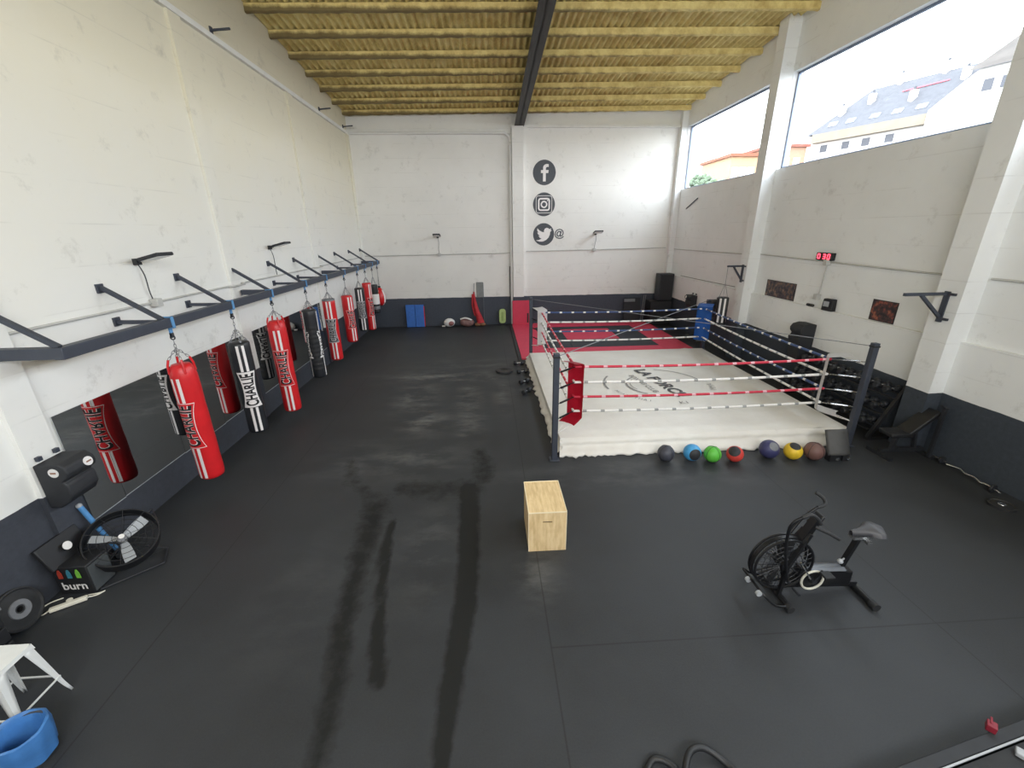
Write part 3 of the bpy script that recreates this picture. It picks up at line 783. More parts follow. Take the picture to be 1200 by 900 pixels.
obj('canvas_lettering', arc_text('MUAY THAI', 1.15, 3.45, .1, .14).map(al), F, ring, smooth=False)
obj('canvas_lettering', arc_text('MMA', 1.35, -.32, .12, .2).map(al), F, ring, smooth=False)
obj('canvas_lettering', text_g('K1', .2).map(ring_pt(4.35, 8.55, 0)), F, ring, smooth=False)

# ------------------------------------------------------------------ mats behind the ring
def mat_slab(x0, x1, y0, y1, z, m, label, name='floor_mat'):
    return tag(obj(name, G().box(((x0+x1)/2, (y0+y1)/2, z/2), (x1-x0, y1-y0, z)), m, bevel=.006), label, 'mat')
G_ = 'foam mats behind the ring'
mat_slab(1.05, 2.0, 13.28, 18.88, .04, M_MATRED, 'red foam mat strip running to the back wall on the left of the mat area')
mat_slab(2.005, 6.15, 13.28, 14.5, .04, M_MATRED, 'red foam mat strip directly behind the ring')
mat_slab(6.155, 7.15, 13.28, 18.6, .04, M_MATRED, 'red foam mat strip along the right side of the mat area')
mat_slab(2.005, 6.15, 17.95, 18.88, .04, M_MATRED, 'red foam mat strip along the back wall')
mat_slab(2.005, 3.0, 14.505, 17.945, .04, M_MATBLK, 'black foam mat left of the red centre mat')
mat_slab(5.05, 6.15, 14.505, 17.945, .04, M_MATBLK, 'black foam mat right of the red centre mat')
mat_slab(3.005, 5.045, 14.505, 15.65, .04, M_MATBLK, 'black foam mat in front of the red centre mat')
mat_slab(3.005, 5.045, 17.45, 17.945, .04, M_MATBLK, 'black foam mat strip behind the red centre mat')
mat_slab(3.005, 5.045, 15.655, 17.445, .04, M_MATRED, 'red square foam mat at the centre of the mat area')
mat_slab(.93, 1.045, 13.0, 18.88, .03, M_RUB, 'black rubber edging along the left side of the red mats', 'mat_edging')
t = thing('wall_pad', 'red padded panel standing against the back wall by the column', 'pad', (1.5, 18.70, .04))
obj('panel', G().box((1.5, 18.70, .57), (.86, .06, 1.06)), M_MATRED, t, bevel=.01)
obj('slot', G().box((1.75, 18.666, .33), (.07, .006, .42)), M_BLK, t, smooth=False)
obj('border', G().box((1.96, 18.71, .57), (.06, .08, 1.08)), M_MATBLK, t)

# ------------------------------------------------------------------ things along the back wall
t = thing('folding_mat', 'blue folded gym mat with red edges leaning against the back wall', 'mat', (-3.25, 18.85, 0))
for sgn in (-1, 1):
    obj('panel', G().box((-3.25+.2*sgn, 18.84, .5), (.385, .07, .98), Euler((-.06, 0, 0))), M_BLUEMAT, t, bevel=.012)
obj('edge', G().box((-2.845, 18.84, .47), (.025, .072, .9), Euler((-.06, 0, .0))), M_RED, t)
def glove(c, rot, label, s=1.0, m1=M_RED, grp=None):
    root = thing('boxing_glove', label, 'boxing glove', c)
    Rm = Matrix.Rotation(rot, 3, 'Z'); C0 = Vector(c)
    def P(x, y, z): return C0 + Rm @ Vector((x*s, y*s, z*s))
    obj('mitt', G().sphere(P(0, 0, .16), .17*s, (1.15, .95, .9)).tube([P(-.1, 0, .14), P(-.24, 0, .12)], [.12*s, .1*s], 16), m1, root)
    obj('thumb', G().tube(smooth_path([P(-.08, -.13, .14), P(.03, -.19, .14), P(.12, -.17, .15)], 4), [.05*s]*9, 10), m1, root)
    obj('cuff', G().tube([P(-.23, 0, .12), P(-.38, 0, .11)], [.105*s, .11*s], 18), M_WHITE, root)
def head_guard(c, label):
    root = thing('head_guard', label, 'head guard', c); C0 = Vector(c)
    obj('shell', G().sphere(C0+Vector((0, 0, .2)), .2, (1.25, 1, .95)), M_WHITE, root)
    obj('cheek_opening', G().sphere(C0+Vector((.06, -.09, .19)), .15, (1, .85, .8)), M('dusty rose', (150, 96, 92), .5), root)
    obj('strap', G().box(C0+Vector((-.26, 0, .05)), (.14, .06, .05)), M_WHITE, root)
head_guard((-1.75, 18.68, 0), 'white and dusty pink head guard lying on the floor by the back wall')
t = thing('gear_bag', 'slumped pile of used boxing gear with a white strap by the back wall', 'gear bag', (-.95, 18.66, 0))
obj('bag_body', G().sphere((-.95, 18.66, .19), .2, (1.5, .9, .95)).sphere((-1.1, 18.6, .22), .16, (1.1, .9, 1)), M('dusty rose'if 0 else 'faded gear', (128, 96, 92), .6, var=.3), t)
obj('strap', G().tube(smooth_path([(-1.25, 18.55, .36), (-1.02, 18.5, .42), (-.75, 18.5, .32)], 5), .035, 8), M_WHITE, t)
t = thing('hanging_gear', 'red boxing trousers and straps hanging in a narrow bundle on the back wall', 'clothing', (-.5, 18.85, .05))
obj('bundle', G().tube(smooth_path([(-.62, 18.88, 1.5), (-.6, 18.86, 1.15), (-.52, 18.82, .7), (-.4, 18.76, .32), (-.36, 18.72, .13)], 5), [.03]+[.03+.008*i for i in range(20)], 12), M('red cloth', (176, 44, 52), .8, var=.25, scale=6), t)
obj('fold', G().tube(smooth_path([(-.68, 18.86, 1.4), (-.7, 18.85, .9), (-.6, 18.8, .45)], 5), .035, 10), M('red cloth', (176, 44, 52)), t)
obj('shoes', G().sphere((-.28, 18.7, .09), .09, (1.6, 1, 1)).sphere((-.5, 18.66, .09), .09, (1.6, 1, 1)), M('brown leather', (120, 86, 60), .5, var=.2), t)
obj('hook_cord', G().tube([(-.62, 18.88, 1.5), (-.6, 18.96, 1.85)], .012, 6), M_BLK, t)
t = thing('wall_panel', 'narrow smoky grey panel fixed on the back wall above the dark band', 'panel', (-.35, YB, 1.25))
obj('board', G().box((-.35, YB-.015, 1.57), (.3, .03, .66)), M('smoky plastic', (132, 136, 134), .3, var=.15), t, bevel=.01)
obj('side_rail', G().box((-.2, YB-.02, 1.0), (.025, .03, 1.75)), M('smoky rail', (96, 102, 108), .4), t)
obj('pattern', G().box((-.38, YB-.032, 1.57), (.02, .004, .62)).box((-.30, YB-.032, 1.57), (.02, .004, .62)), M_GREYP, t)
t = thing('kick_pad', 'pale green rounded kick pad standing against the back wall', 'pad', (.62, 18.85, .07))
g = G().prism([(x, 0, y) for x, y in rrect(.3, .64, .12)], (.62, 18.8, .4), (.62, 18.9, .4)); obj('pad', g, M('pale green vinyl', (178, 200, 130), .5), t, bevel=.02)
g = G().prism([(x, 0, y) for x, y in rrect(.1, .4, .05)], (.62, 18.79, .4), (.62, 18.8, .4)); obj('panel', g, M('green vinyl', (150, 176, 104), .5), t)
obj('foot', G().box((.62, 18.85, .035), (.2, .1, .07)), M_BLK, t)
tag(obj('rubber_disc', G().lathe([(0, 0), (.24, 0), (.26, .02), (.25, .055), (.12, .06), (.1, .045), (0, .045)], (.42, 12.1, 0), seg=36), M_BLK), 'flat round black disc lying alone on the floor left of the ring', 'disc')
# far right corner: speaker on a black locker, black boards
t = thing('loudspeaker', 'tall black loudspeaker on a stand in the far right corner', 'speaker', (7.72, 18.4, 1.05))
obj('cabinet', G().box((7.72, 18.4, 1.62), (.62, .5, 1.12)), M('speaker black', (52, 56, 62), .6), t, bevel=.02)
obj('grille', G().box((7.72, 18.145, 1.62), (.54, .012, 1.02)), M_BLK2, t)
t = thing('storage_locker', 'low black locker under the loudspeaker in the far right corner', 'locker', (7.7, 18.4, 0))
obj('carcass', G().box((7.55, 18.4, .52), (.95, .6, 1.04)), M_BLK, t, bevel=.01)
obj('door', G().box((7.55, 18.09, .52), (.88, .02, .95)), M_BLK2, t)
t = thing('leaning_board', 'dark board with pale edges leaning on the back wall near the loudspeaker', 'board', (6.6, 18.85, 0))
obj('board', G().box((6.5, 18.8, .55), (.75, .04, 1.1), Euler((-.1, 0, 0))), M_BLK2, t)
obj('label_strip', G().box((6.35, 18.74, 1.0), (.5, .01, .13), Euler((-.1, 0, 0))), M('faded strip', (120, 124, 126), .5), t)
for dx in (.42, .5): obj('stick', G().bar((6.5+dx, 18.75, 0), (6.65+dx, 18.93, 1.2), .03), M_GREYP, t)

# ------------------------------------------------------------------ right wall
def poster(y0, y1, z0, z1, m, label):
    t = thing('poster', label, 'poster', (XR, (y0+y1)/2, z0))
    obj('print', G().box((XR-.012, (y0+y1)/2, (z0+z1)/2), (.008, y1-y0-.03, z1-z0-.03)), m, t, smooth=False)
    obj('border', G().box((XR-.006, (y0+y1)/2, (z0+z1)/2), (.012, y1-y0, z1-z0)), M_BLK2, t, smooth=False)
poster(10.88, 12.1, 2.13, 2.58, M_POSTER1, 'wide dark photo poster on the right wall ledge farther from the camera')
poster(7.94, 8.52, 2.12, 2.55, M_POSTER2, 'reddish photo poster on the right wall ledge nearer the triangular bracket')
t = thing('digital_timer', 'red led round timer on the right wall', 'timer', (XR, 10.07, 3.22))
obj('case', G().box((XR-.04, 10.07, 3.325), (.08, .52, .17)), M_BLK, t, bevel=.01)
def digit(ch, yc):
    g = G(); segs = {'0': 'abcdef', '6': 'acdefg', '3': 'abcdg', ':': ''}[ch]; w, h, s = .035, .05, .011
    pos = {'a': (0, h, 1), 'g': (0, 0, 1), 'd': (0, -h, 1), 'f': (-w, h/2, 0), 'b': (w, h/2, 0), 'e': (-w, -h/2, 0), 'c': (w, -h/2, 0)}
    for q in segs:
        a, b, hor = pos[q]
        g.box((XR-.083, yc-a, 3.325+b), (.006, 2*w if hor else s*2, s*2 if hor else h))
    return g
for ch, yc in (('0', 10.24), ('3', 10.07), ('0', 9.93)): obj('digit', digit(ch, yc), M_LCD, t, smooth=False)
t = thing('small_speaker', 'small black box with a grey label standing on the right wall ledge', 'box', (XR-.05, 9.58, 2.11))
obj('body', G().box((XR-.07, 9.58, 2.25), (.13, .3, .28), Euler((0, 0, .1)), taper=.9), M_BLK, t, bevel=.02)
obj('label', G().box((XR-.137, 9.6, 2.27), (.004, .15, .12), Euler((0, 0, .1))), M_GREYPL, t)
t = thing('hand_wraps', 'small dark bundle on the right wall ledge beneath the timer', 'bundle', (XR-.05, 10.15, 2.11))
obj('roll', G().cyl((XR-.05, 10.1, 2.145), (XR-.05, 10.18, 2.145), .035, 14).cyl((XR-.05, 10.22, 2.145), (XR-.05, 10.3, 2.145), .035, 14), M_BLK2, t)
# wall brackets
def wall_bracket(x, y, z, ln, label, name='wall_bracket'):
    t = thing(name, label, 'bracket', (x, y, z))
    obj('plate', G().box((x-.012, y, z-.22), (.024, .09, .52)), M_STEEL, t)
    obj('arm', G().bar((x, y, z), (x-ln, y, z), .05), M_STEEL, t)
    obj('brace', G().bar((x, y, z-.42), (x-ln*.6, y, z-.02), .045), M_STEEL, t)
    obj('lug', G().box((x-.02, y-.09, z), (.03, .12, .04)).box((x-.02, y-.09, z-.42), (.03, .12, .04)), M_STEEL, t)
XP = XR-.35
wall_bracket(XP, 12.85, 2.9, .5, 'triangular steel bag bracket on the far pillar of the right wall')
wall_bracket(XP, 6.8, 2.9, .78, 'triangular steel bag bracket on the near pillar of the right wall')
r = thing('punching_bag', 'black and white punching bag hanging from the far pillar bracket', 'punching bag', (7.32, 12.85, 1.05))
obj('bag_body', bag_body(7.32, 12.85, 1.98, 1.05, .17, 'flat'), M_BLACKV, r)
for a in (-140, -95, -20): obj('stripe', strip_g(-.03, .03, 1.2, 1.95).map(on_bag(7.32, 12.85, .17, math.radians(a))), M_PAINTW, r)
g = G().tube([(7.32, 12.85, 2.88), (7.32, 12.85, 2.4)], .008, 6)
for k in range(3): g.tube([(7.32, 12.85, 2.4), (7.32+.13*math.cos(k*2.1), 12.85+.13*math.sin(k*2.1), 1.98)], .007, 6)
obj('chain', g, M_CHAIN, r)
def strike_pad(base, side, label, w=.42, s=1.0, logo=True, mat=M_BLK2, prof=None, bolts=True):
    """uppercut pad bolted on a wall; side = +1 on the left wall (points to +x), -1 on the right wall"""
    bx, y, z = base; t = thing('strike_pad', label, 'strike pad', base)
    prof = prof or [(0, -.04), (.14, -.06), (.27, .02), (.34, .12), (.345, .26), (.33, .31), (.30, .335), (.33, .36), (.38, .39), (.41, .46), (.39, .55), (.31, .61), (.0, .60)]
    P = [(bx+side*a*s, y, z+b*s) for a, b in prof]
    obj('cushion', G().prism(P, (0, -w/2, 0), (0, w/2, 0)), mat, t, bevel=.025)
    if logo:
        for dy, a, b in ((-w*.27, .25, .45), (w*.3, .41, .47)):
            c = Vector((bx+side*(a+.012)*s, y+dy, z+b*s))
        g = G().lathe([(0, 0), (.055, 0), (.055, .006), (0, .006)], (bx+side*.405*s, y+w*.22, z+.49*s), (side, 0, .25), 24)
        l = obj('logo_patch', g, M_WHITE, t); obj('logo_mark', G().box((bx+side*(.41*s+.008), y+w*.22, z+.491*s), (.004, .06, .018)), M('tan print', (150, 110, 90), .6), l)
    for dy in (-w*.28, w*.28) if bolts else (): obj('wall_bolt', G().box((bx+side*.02, y+dy, z+.66*s), (.04, .05, .05)), M_STEEL, t)
    return t
t = strike_pad((XL+.057, 4.63, 1.06), 1, 'black strike pad with white oval logos bolted to the left wall', .37, .86)
# second oval, on the face that looks at the camera
g = G().lathe([(0, 0), (.055, 0), (.055, .006), (0, .006)], (XL+.26, 4.444, 1.48), (0, -1, 0), 24)
l = obj('logo_patch', g, M_WHITE, t); obj('logo_mark', G().box((XL+.26, 4.437, 1.48), (.06, .004, .02)), M('tan print', (150, 110, 90)), l)
strike_pad((XRL, 9.98, 1.24), -1, 'black strike pad seen in profile on the right wall below the timer', .40, .9, False, prof=[(0, -.55), (.36, -.55), (.40, .02), (.44, .10), (.45, .17), (.38, .22), (.37, .26), (.43, .33), (.45, .42), (.38, .52), (.22, .56), (0, .54)], bolts=False)
strike_pad((XRL, 16.2, 1.1), -1, 'black strike pad with a white round logo near the far right corner', .46, .75)
strike_pad((XRL, 14.35, 1.12), -1, 'black strike pad beside the hanging black and white bag', .46, .85)
# dumbbell rack
RXA, RXB, RYA, RYB = 7.45, 8.0, 7.1, 9.7
t = thing('dumbbell_rack', 'black three tier dumbbell rack against the right wall behind the ring post', 'rack', (7.75, 8.4, 0))
TIER = [(7.52, .30), (7.68, .62), (7.84, .94)]
for y in (RYA, RYB):
    obj('side_frame', G().bar((7.42, y, .03), (8.02, y, .03), .07, .06).bar((7.45, y, .05), (7.95, y, 1.08), .07, .06).bar((8.0, y, .03), (7.92, y, 1.0), .05, .05), M_BLK, t)
for x, z in TIER:
    for dx in (-.09, .09):
        obj('rail', G().bar((x+dx, RYA, z-.055+dx*.35), (x+dx, RYB, z-.055+dx*.35), .05, .025), M_BLK, t)
def dumbbell(loc, label, s=1.0, grp='dumbbells on the rack'):
    r = thing('dumbbell', label, 'dumbbell', loc, grp); L = Vector(loc)
    for sg in (-1, 1):
        obj('head', G().lathe([(0, -.05), (.055, -.05), (.065, -.035), (.065, .035), (.055, .05), (0, .05)], L+Vector((sg*.11*s, 0, 0)), (1, 0, 0), 12), M_IRON, r)
    obj('handle', G().cyl(L+Vector((-.065, 0, 0)), L+Vector((.065, 0, 0)), .016, 10), M_CHROME, r)
    return r
first = None; names = ('bottom', 'middle', 'top')
for ti, (x, z) in enumerate(TIER):
    for k in range(11):
        y = RYA+.17+k*.225; p = (x, y, z+.06)
        lb = 'black dumbbell with bright handle on the %s tier of the wall rack' % names[ti]
        if first is None: first = dumbbell(p, lb)
        else: dup(first, p, lb, 'dumbbells on the rack')
# weight bench nearer the camera than the rack
t = thing('weight_bench', 'dark adjustable weight bench by the right wall in front of the dumbbell rack', 'bench', (7.55, 6.45, 0))
obj('seat_pad', G().box((7.35, 6.5, .45), (.4, .3, .08)), M_BLK, t, bevel=.02)
obj('back_pad', G().box((7.72, 6.5, .66), (.62, .28, .08), Euler((0, -.75, 0))), M_BLK, t, bevel=.02)
obj('frame', G().bar((7.15, 6.5, .1), (7.95, 6.5, .1), .07).bar((7.35, 6.5, .1), (7.4, 6.5, .42), .06).bar((7.8, 6.5, .1), (7.7, 6.5, .58), .05), M_IRON, t)
for xx in (7.15, 7.95): obj('foot', G().bar((xx, 6.25, .03), (xx, 6.75, .03), .06).bar((xx, 6.5, .03), (xx, 6.5, .12), .05), M_IRON, t)
obj('upright', G().bar((7.9, 6.3, .03), (7.9, 6.3, 1.0), .05).bar((7.9, 6.72, .03), (7.9, 6.72, 1.0), .05).bar((7.9, 6.3, .78), (7.9, 6.72, .78), .04).tube([(7.9, 6.3, .98), (7.8, 6.3, 1.05)], .02, 8).tube([(7.9, 6.72, .98), (7.8, 6.72, 1.05)], .02, 8), M_IRON, t)
# curl bar on the floor
t = thing('curl_bar', 'chrome zigzag curl bar lying on the floor along the right wall', 'barbell', (7.85, 5.6, 0))
zb = .07
pts = [(7.98, 6.28, zb), (7.96, 6.05, zb), (7.9, 5.98, zb), (7.98, 5.82, zb), (7.9, 5.68, zb), (7.94, 5.56, zb), (7.86, 5.42, zb), (7.9, 5.34, zb), (7.88, 5.27, zb), (7.85, 5.12, zb)]
obj('bar', G().tube(pts, .016, 10), M_CHROME, t)
for p, d in (((7.965, 6.12, zb), (.08, -1, 0)), ((7.875, 5.24, zb), (.15, -1, 0))):
    obj('plate', G().lathe([(.02, -.015), (.066, -.015), (.07, 0), (.066, .015), (.02, .015)], p, d, 24), M_IRON, t)
def plate(loc, label, r=.15):
    t = thing('weight_plate', label, 'weight plate', loc); L = Vector(loc)
    obj('disc', G().lathe([(.03, .004), (.03, .04), (r*.55, .04), (r*.65, .03), (r*.8, .03), (r*.86, .045), (r, .04), (r, .0), (.03, .0)], L, (0, 0, 1), 32), M_RUB, t)
    obj('hub', G().lathe([(.026, .002), (.026, .046), (.045, .046), (.05, .04), (.05, .002)], L, (0, 0, 1), 20), M_CHROME, t)
plate((7.62, 4.9, 0), 'black weight plate lying on the floor at the near end of the curl bar', .16)

# ------------------------------------------------------------------ medicine balls in front of the ring
def med_ball(x, y, r, m, label, patch=None, pdir=(0, -1, .3), cap=.9):
    z = r; t = thing('medicine_ball', label, 'medicine ball', (x, y, 0), 'medicine balls along the ring')
    obj('ball', G().sphere((x, y, z), r, seg=32), m, t)
    if patch:
        ax = Vector(pdir).normalized()
        prof = [(0, r*1.006)]+[(r*1.006*math.sin(a), r*1.006*math.cos(a)) for a in [cap*k/8 for k in range(1, 9)]]
        obj('panel', G().lathe(prof, (x, y, z), ax, 24), patch, t)
    else:
        for k in range(2): obj('seam', G().tube(circle((x, y, z), r*1.002, 40, (math.cos(k*1.57+.4), math.sin(k*1.57+.4), 0), (0, 0, 1)), .004, 5, closed=True), M_BLK, t)
    return t
pal = dict(dark=M('slate ball', (64, 66, 76), .5), blue=M('sky blue ball', (72, 158, 214), .5), green=M('green ball', (92, 186, 66), .5, var=.05), red=M('red ball', (206, 68, 60), .5), navy=M('navy ball', (58, 60, 100), .45), yel=M('yellow ball', (226, 190, 50), .5), brn=M('brown ball', (112, 82, 76), .55))
med_ball(3.15, 6.62, .15, pal['dark'], 'dark slate medicine ball at the left end of the row')
med_ball(3.63, 6.6, .155, pal['blue'], 'sky blue medicine ball with a dark front panel', M_BLK2, (0, -.9, .1), .75)
med_ball(3.97, 6.52, .15, pal['green'], 'plain bright green medicine ball')
med_ball(4.38, 6.5, .145, pal['red'], 'red medicine ball with a dark patch on its upper left', M_BLK2, (-.5, -.5, .8), .75)
med_ball(5.07, 6.58, .17, pal['navy'], 'navy medicine ball with grey stripes, between red and yellow ones', M_GREYP, (0, -.7, .7), .5)
med_ball(5.47, 6.5, .155, pal['yel'], 'yellow medicine ball with a dark top panel', M_BLK2, (-.1, -.35, 1), .62)
med_ball(5.83, 6.45, .165, pal['brn'], 'brown medicine ball at the right end of the row')
t = thing('strike_shield', 'dark grey curved strike shield leaning on the ring corner beside the balls', 'pad', (6.25, 6.5, 0))
obj('shield', G().grid(lambda u, v: (6.08+.36*u, 6.42+.2*v+.08*math.sin(PI*u)*-1, .12+.42*v-.04*(2*u-1)**2), 10, 10), M('grey vinyl', (74, 74, 74), .6), t)
sh = [c for c in t.children][0]; sm = sh.modifiers.new('thickness', 'SOLIDIFY'); sm.thickness = .06
obj('buckle', G().box((6.17, 6.4, .06), (.2, .12, .12)).box((6.36, 6.38, .05), (.12, .1, .1)), M_BLK, t)
obj('clasp', G().box((6.2, 6.33, .05), (.06, .02, .04)).box((6.4, 6.32, .05), (.05, .02, .03)), M_CHROME, t)
# small dumbbells left of the ring
DB = [(.9, 12.75, 'at the far end, by the mat corner'), (.95, 11.9, 'second from the far end'), (.93, 11.0, 'by the middle of the ring edge'), (.93, 10.25, 'nearest the camera')]
for k, (x, y, w) in enumerate(DB): dup(first, (x, y, .066), 'small black floor dumbbell left of the ring, '+w, 'dumbbells on the floor by the ring', rotz=.3*k)

# ------------------------------------------------------------------ plywood box
BX0, BY0, bw, bd, bh, bt = .43, 4.47, .49, .71, .60, .018
t = thing('plyo_box', 'plain plywood jump box with a hand slot standing alone on the floor', 'box', (BX0+bw/2, BY0+bd/2, 0))
def slotted(y):
    g = G(); w, h = .125, .022; cx, cz = BX0+bw/2, bh-.145; x0, x1, z0, z1 = BX0, BX0+bw, 0, bh-.002
    for a, b, c, d in ((x0, cx-w/2, z0, z1), (cx+w/2, x1, z0, z1), (cx-w/2, cx+w/2, z0, cz-h/2), (cx-w/2, cx+w/2, cz+h/2, z1)):
        g.box(((a+b)/2, y, (c+d)/2), (b-a, bt, d-c))
    return g
obj('front_panel', slotted(BY0+bt/2), M_WOOD, t, smooth=False); obj('back_panel', slotted(BY0+bd-bt/2), M_WOOD, t, smooth=False)
for x in (BX0+bt/2, BX0+bw-bt/2): obj('side_panel', G().box((x, BY0+bd/2, bh/2-.001), (bt, bd-2*bt-.002, bh-.004)), M_WOOD, t, smooth=False)
obj('top_panel', G().box((BX0+bw/2, BY0+bd/2, bh-bt/2+.004), (bw+.004, bd+.004, bt)), M_WOOD, t, bevel=.003)
M_EDGE = M('pale ply edge', (236, 222, 190), .6, var=.05)
g = G()
for x in (BX0-.001, BX0+bw+.001): g.box((x, BY0-.001, bh/2), (.008, .008, bh-.01))
g.box((BX0+bw/2, BY0-.002, bh+.006), (bw+.01, .01, .012))
for x in (BX0, BX0+bw): g.box((x, BY0+bd/2, bh+.008), (.01, bd, .012))
g.box((BX0+bw/2, BY0+bd, bh+.008), (bw, .01, .012))
obj('pale_edges', g, M_EDGE, t, smooth=False)

# ------------------------------------------------------------------ air bike
bike = thing('air_bike', 'black fan exercise bike with a grey saddle on the floor right of the box', 'exercise bike', (3.75, 3.6, 0))
Wc = Vector((3.2, 3.6, .46)); WR = .33
M_BIKE = M('bike black', (26, 27, 30), .4, .2, .1)
for s in (-1, 1):
    y = 3.6+s*.055
    g = G().tube(circle((Wc.x, y, Wc.z), WR, 48, (1, 0, 0), (0, 0, 1)), .014, 8, closed=True)
    for rr in (.08, .14, .2, .26): g.tube(circle((Wc.x, y+s*.012, Wc.z), rr, 40, (1, 0, 0), (0, 0, 1)), .0028, 4, closed=True)
    for k in range(28):
        a = k*2*PI/28; g.tube([(Wc.x+.06*math.cos(a), y+s*.014, Wc.z+.06*math.sin(a)), (Wc.x+WR*math.cos(a+.25), y, Wc.z+WR*math.sin(a+.25))], .0028, 4)
    obj('fan_cage', g, M_BIKE, bike)
obj('cage_rim', G().lathe([(WR, -.022), (WR+.012, -.022), (WR+.012, .022), (WR, .022), (WR, -.022)], Wc, (0, 1, 0), 48), M_BIKE, bike)
g = G()
for k in range(10):
    a = k*2*PI/10; g.box(Wc+Vector((.18*math.cos(a), 0, .18*math.sin(a))), (.2, .07, .008), Euler((.5*0, -a, 0)))
obj('fan_blades', g, M('fan blade', (46, 48, 52), .5), bike)
h = obj('hub', G().cyl(Wc+Vector((0, -.09, 0)), Wc+Vector((0, .09, 0)), .05, 20), M_BIKE, bike)
obj('hub_cap', G().cyl(Wc+Vector((0, -.1, 0)), Wc+Vector((0, -.088, 0)), .016, 12), M_CHROME, h)
obj('front_stabiliser', G().tube([(3.22, 3.32, .045), (3.2, 3.88, .045)], .032, 12).bar((3.2, 3.6, .05), (3.2, 3.6, .13), .05), M_BIKE, bike)
for y in (3.34, 3.86): obj('end_cap', G().cyl((3.21, y-.03, .045), (3.21, y+.03, .045), .042, 14), M_RUB, bike)
obj('rear_stabiliser', G().tube([(4.16, 3.3, .045), (4.16, 3.9, .045)], .036, 12), M_BIKE, bike)
for y in (3.31, 3.89): obj('end_cap', G().cyl((4.16, y-.04, .045), (4.16, y+.04, .045), .045, 14), M_RUB, bike)
obj('transport_bar', G().tube(smooth_path([(3.22, 3.36, .05), (3.05, 3.36, .08), (2.92, 3.42, .2), (2.9, 3.6, .22), (2.92, 3.78, .2), (3.05, 3.84, .08), (3.2, 3.84, .05)], 4), .014, 8), M_BIKE, bike)
for y in (3.42, 3.62): obj('transport_wheel', G().cyl((2.88, y-.016, .2), (2.88, y+.016, .2), .032, 18), M_GREYPL, bike)
for s in (-1, 1):
    obj('fork', G().bar((3.2, 3.6+s*.085, .06), (3.22, 3.6+s*.085, .46), .035).bar((3.22, 3.6+s*.085, .46), (3.42, 3.6+s*.05, .86), .04), M_BIKE, bike)
obj('head_column', G().bar((3.36, 3.6, .72), (3.5, 3.6, 1.06), .09, .06), M_BIKE, bike)
obj('console', G().box((3.5, 3.6, 1.04), (.035, .12, .09), Euler((0, .5, 0))), M_BLK, bike, bevel=.012)
obj('main_beam', G().bar((3.3, 3.6, .14), (4.16, 3.6, .1), .08, .06).bar((3.42, 3.6, .33), (4.02, 3.6, .2), .1, .1), M_BIKE, bike)
g = G().prism([(3.42, 0, .12), (4.06, 0, .1), (4.06, 0, .3), (3.9, 0, .345), (3.44, 0, .345)], (0, 3.54, 0), (0, 3.66, 0)); obj('chain_guard', g, M_BIKE, bike, bevel=.02)
obj('top_cover', G().grid(lambda u, v: (3.5+.45*u, 3.53+.14*v, .352+.03*math.sin(PI*v)-.02*u), 8, 8), M('grey plastic cover', (88, 92, 98), .35), bike)
cr = obj('crank_ring', G().tube(circle((3.56, 3.52, .24), .125, 40, (1, 0, 0), (0, 0, 1)), .013, 8, closed=True), M('cream ring', (206, 204, 190), .5), bike)
obj('crank', G().bar((3.56, 3.5, .24), (3.62, 3.48, .4), .03, .02).bar((3.56, 3.7, .24), (3.5, 3.72, .08), .03, .02).cyl((3.56, 3.48, .24), (3.56, 3.72, .24), .03, 14), M_IRON, cr)
for p in ((3.62, 3.42, .4), (3.5, 3.78, .08)): obj('pedal', G().box(p, (.11, .1, .025)), M_RUB, cr, bevel=.005)
obj('foot_peg', G().tube([(3.3, 3.46, .2), (3.3, 3.36, .2)], .016, 8).tube([(3.3, 3.74, .2), (3.3, 3.84, .2)], .016, 8), M_IRON, bike)
for s in (-1, 1):
    y = 3.6+s*.16
    if s < 0: hp, gp = [(3.22, 3.46, .3), (3.12, 3.44, .6), (3.04, 3.41, .92), (3.02, 3.38, 1.14), (3.1, 3.36, 1.24)], [(3.1, 3.36, 1.24), (3.18, 3.36, 1.27), (3.26, 3.36, 1.22), (3.32, 3.37, 1.14)]
    else: hp, gp = [(3.24, 3.73, .3), (3.34, 3.77, .6), (3.5, 3.82, .82), (3.62, 3.84, .92), (3.7, 3.85, .97)], [(3.7, 3.85, .97), (3.8, 3.87, .99), (3.82, 3.93, 1.03), (3.75, 3.98, 1.08)]
    a = obj('handle_arm', G().tube(smooth_path(hp, 5), .016, 10), M_BIKE, bike)
    obj('grip', G().tube(smooth_path(gp, 5), .02, 10), M_RUB, a)
    obj('link_rod', G().tube([(3.29, y, .58), (3.5, 3.6+s*.12, .3)], .009, 8), M_CHROME, bike)
    obj('lower_grip', G().tube([(3.45, 3.6+s*.05, .95), (3.55, 3.6+s*.14, .93), (3.66, 3.6+s*.15, .86)], .02, 10), M_RUB, bike)
sp = obj('seat_post', G().bar((3.92, 3.6, .28), (4.04, 3.6, .74), .055, .04), M_BIKE, bike)
obj('height_knob', G().sphere((3.87, 3.56, .45), .03, seg=12).cyl((3.87, 3.56, .45), (3.95, 3.6, .45), .01, 8), M_GREYPL, sp)
obj('seat_slide', G().bar((3.95, 3.6, .755), (4.22, 3.6, .755), .09, .035).box((4.1, 3.55, .72), (.05, .08, .03)), M_CHROME, bike)
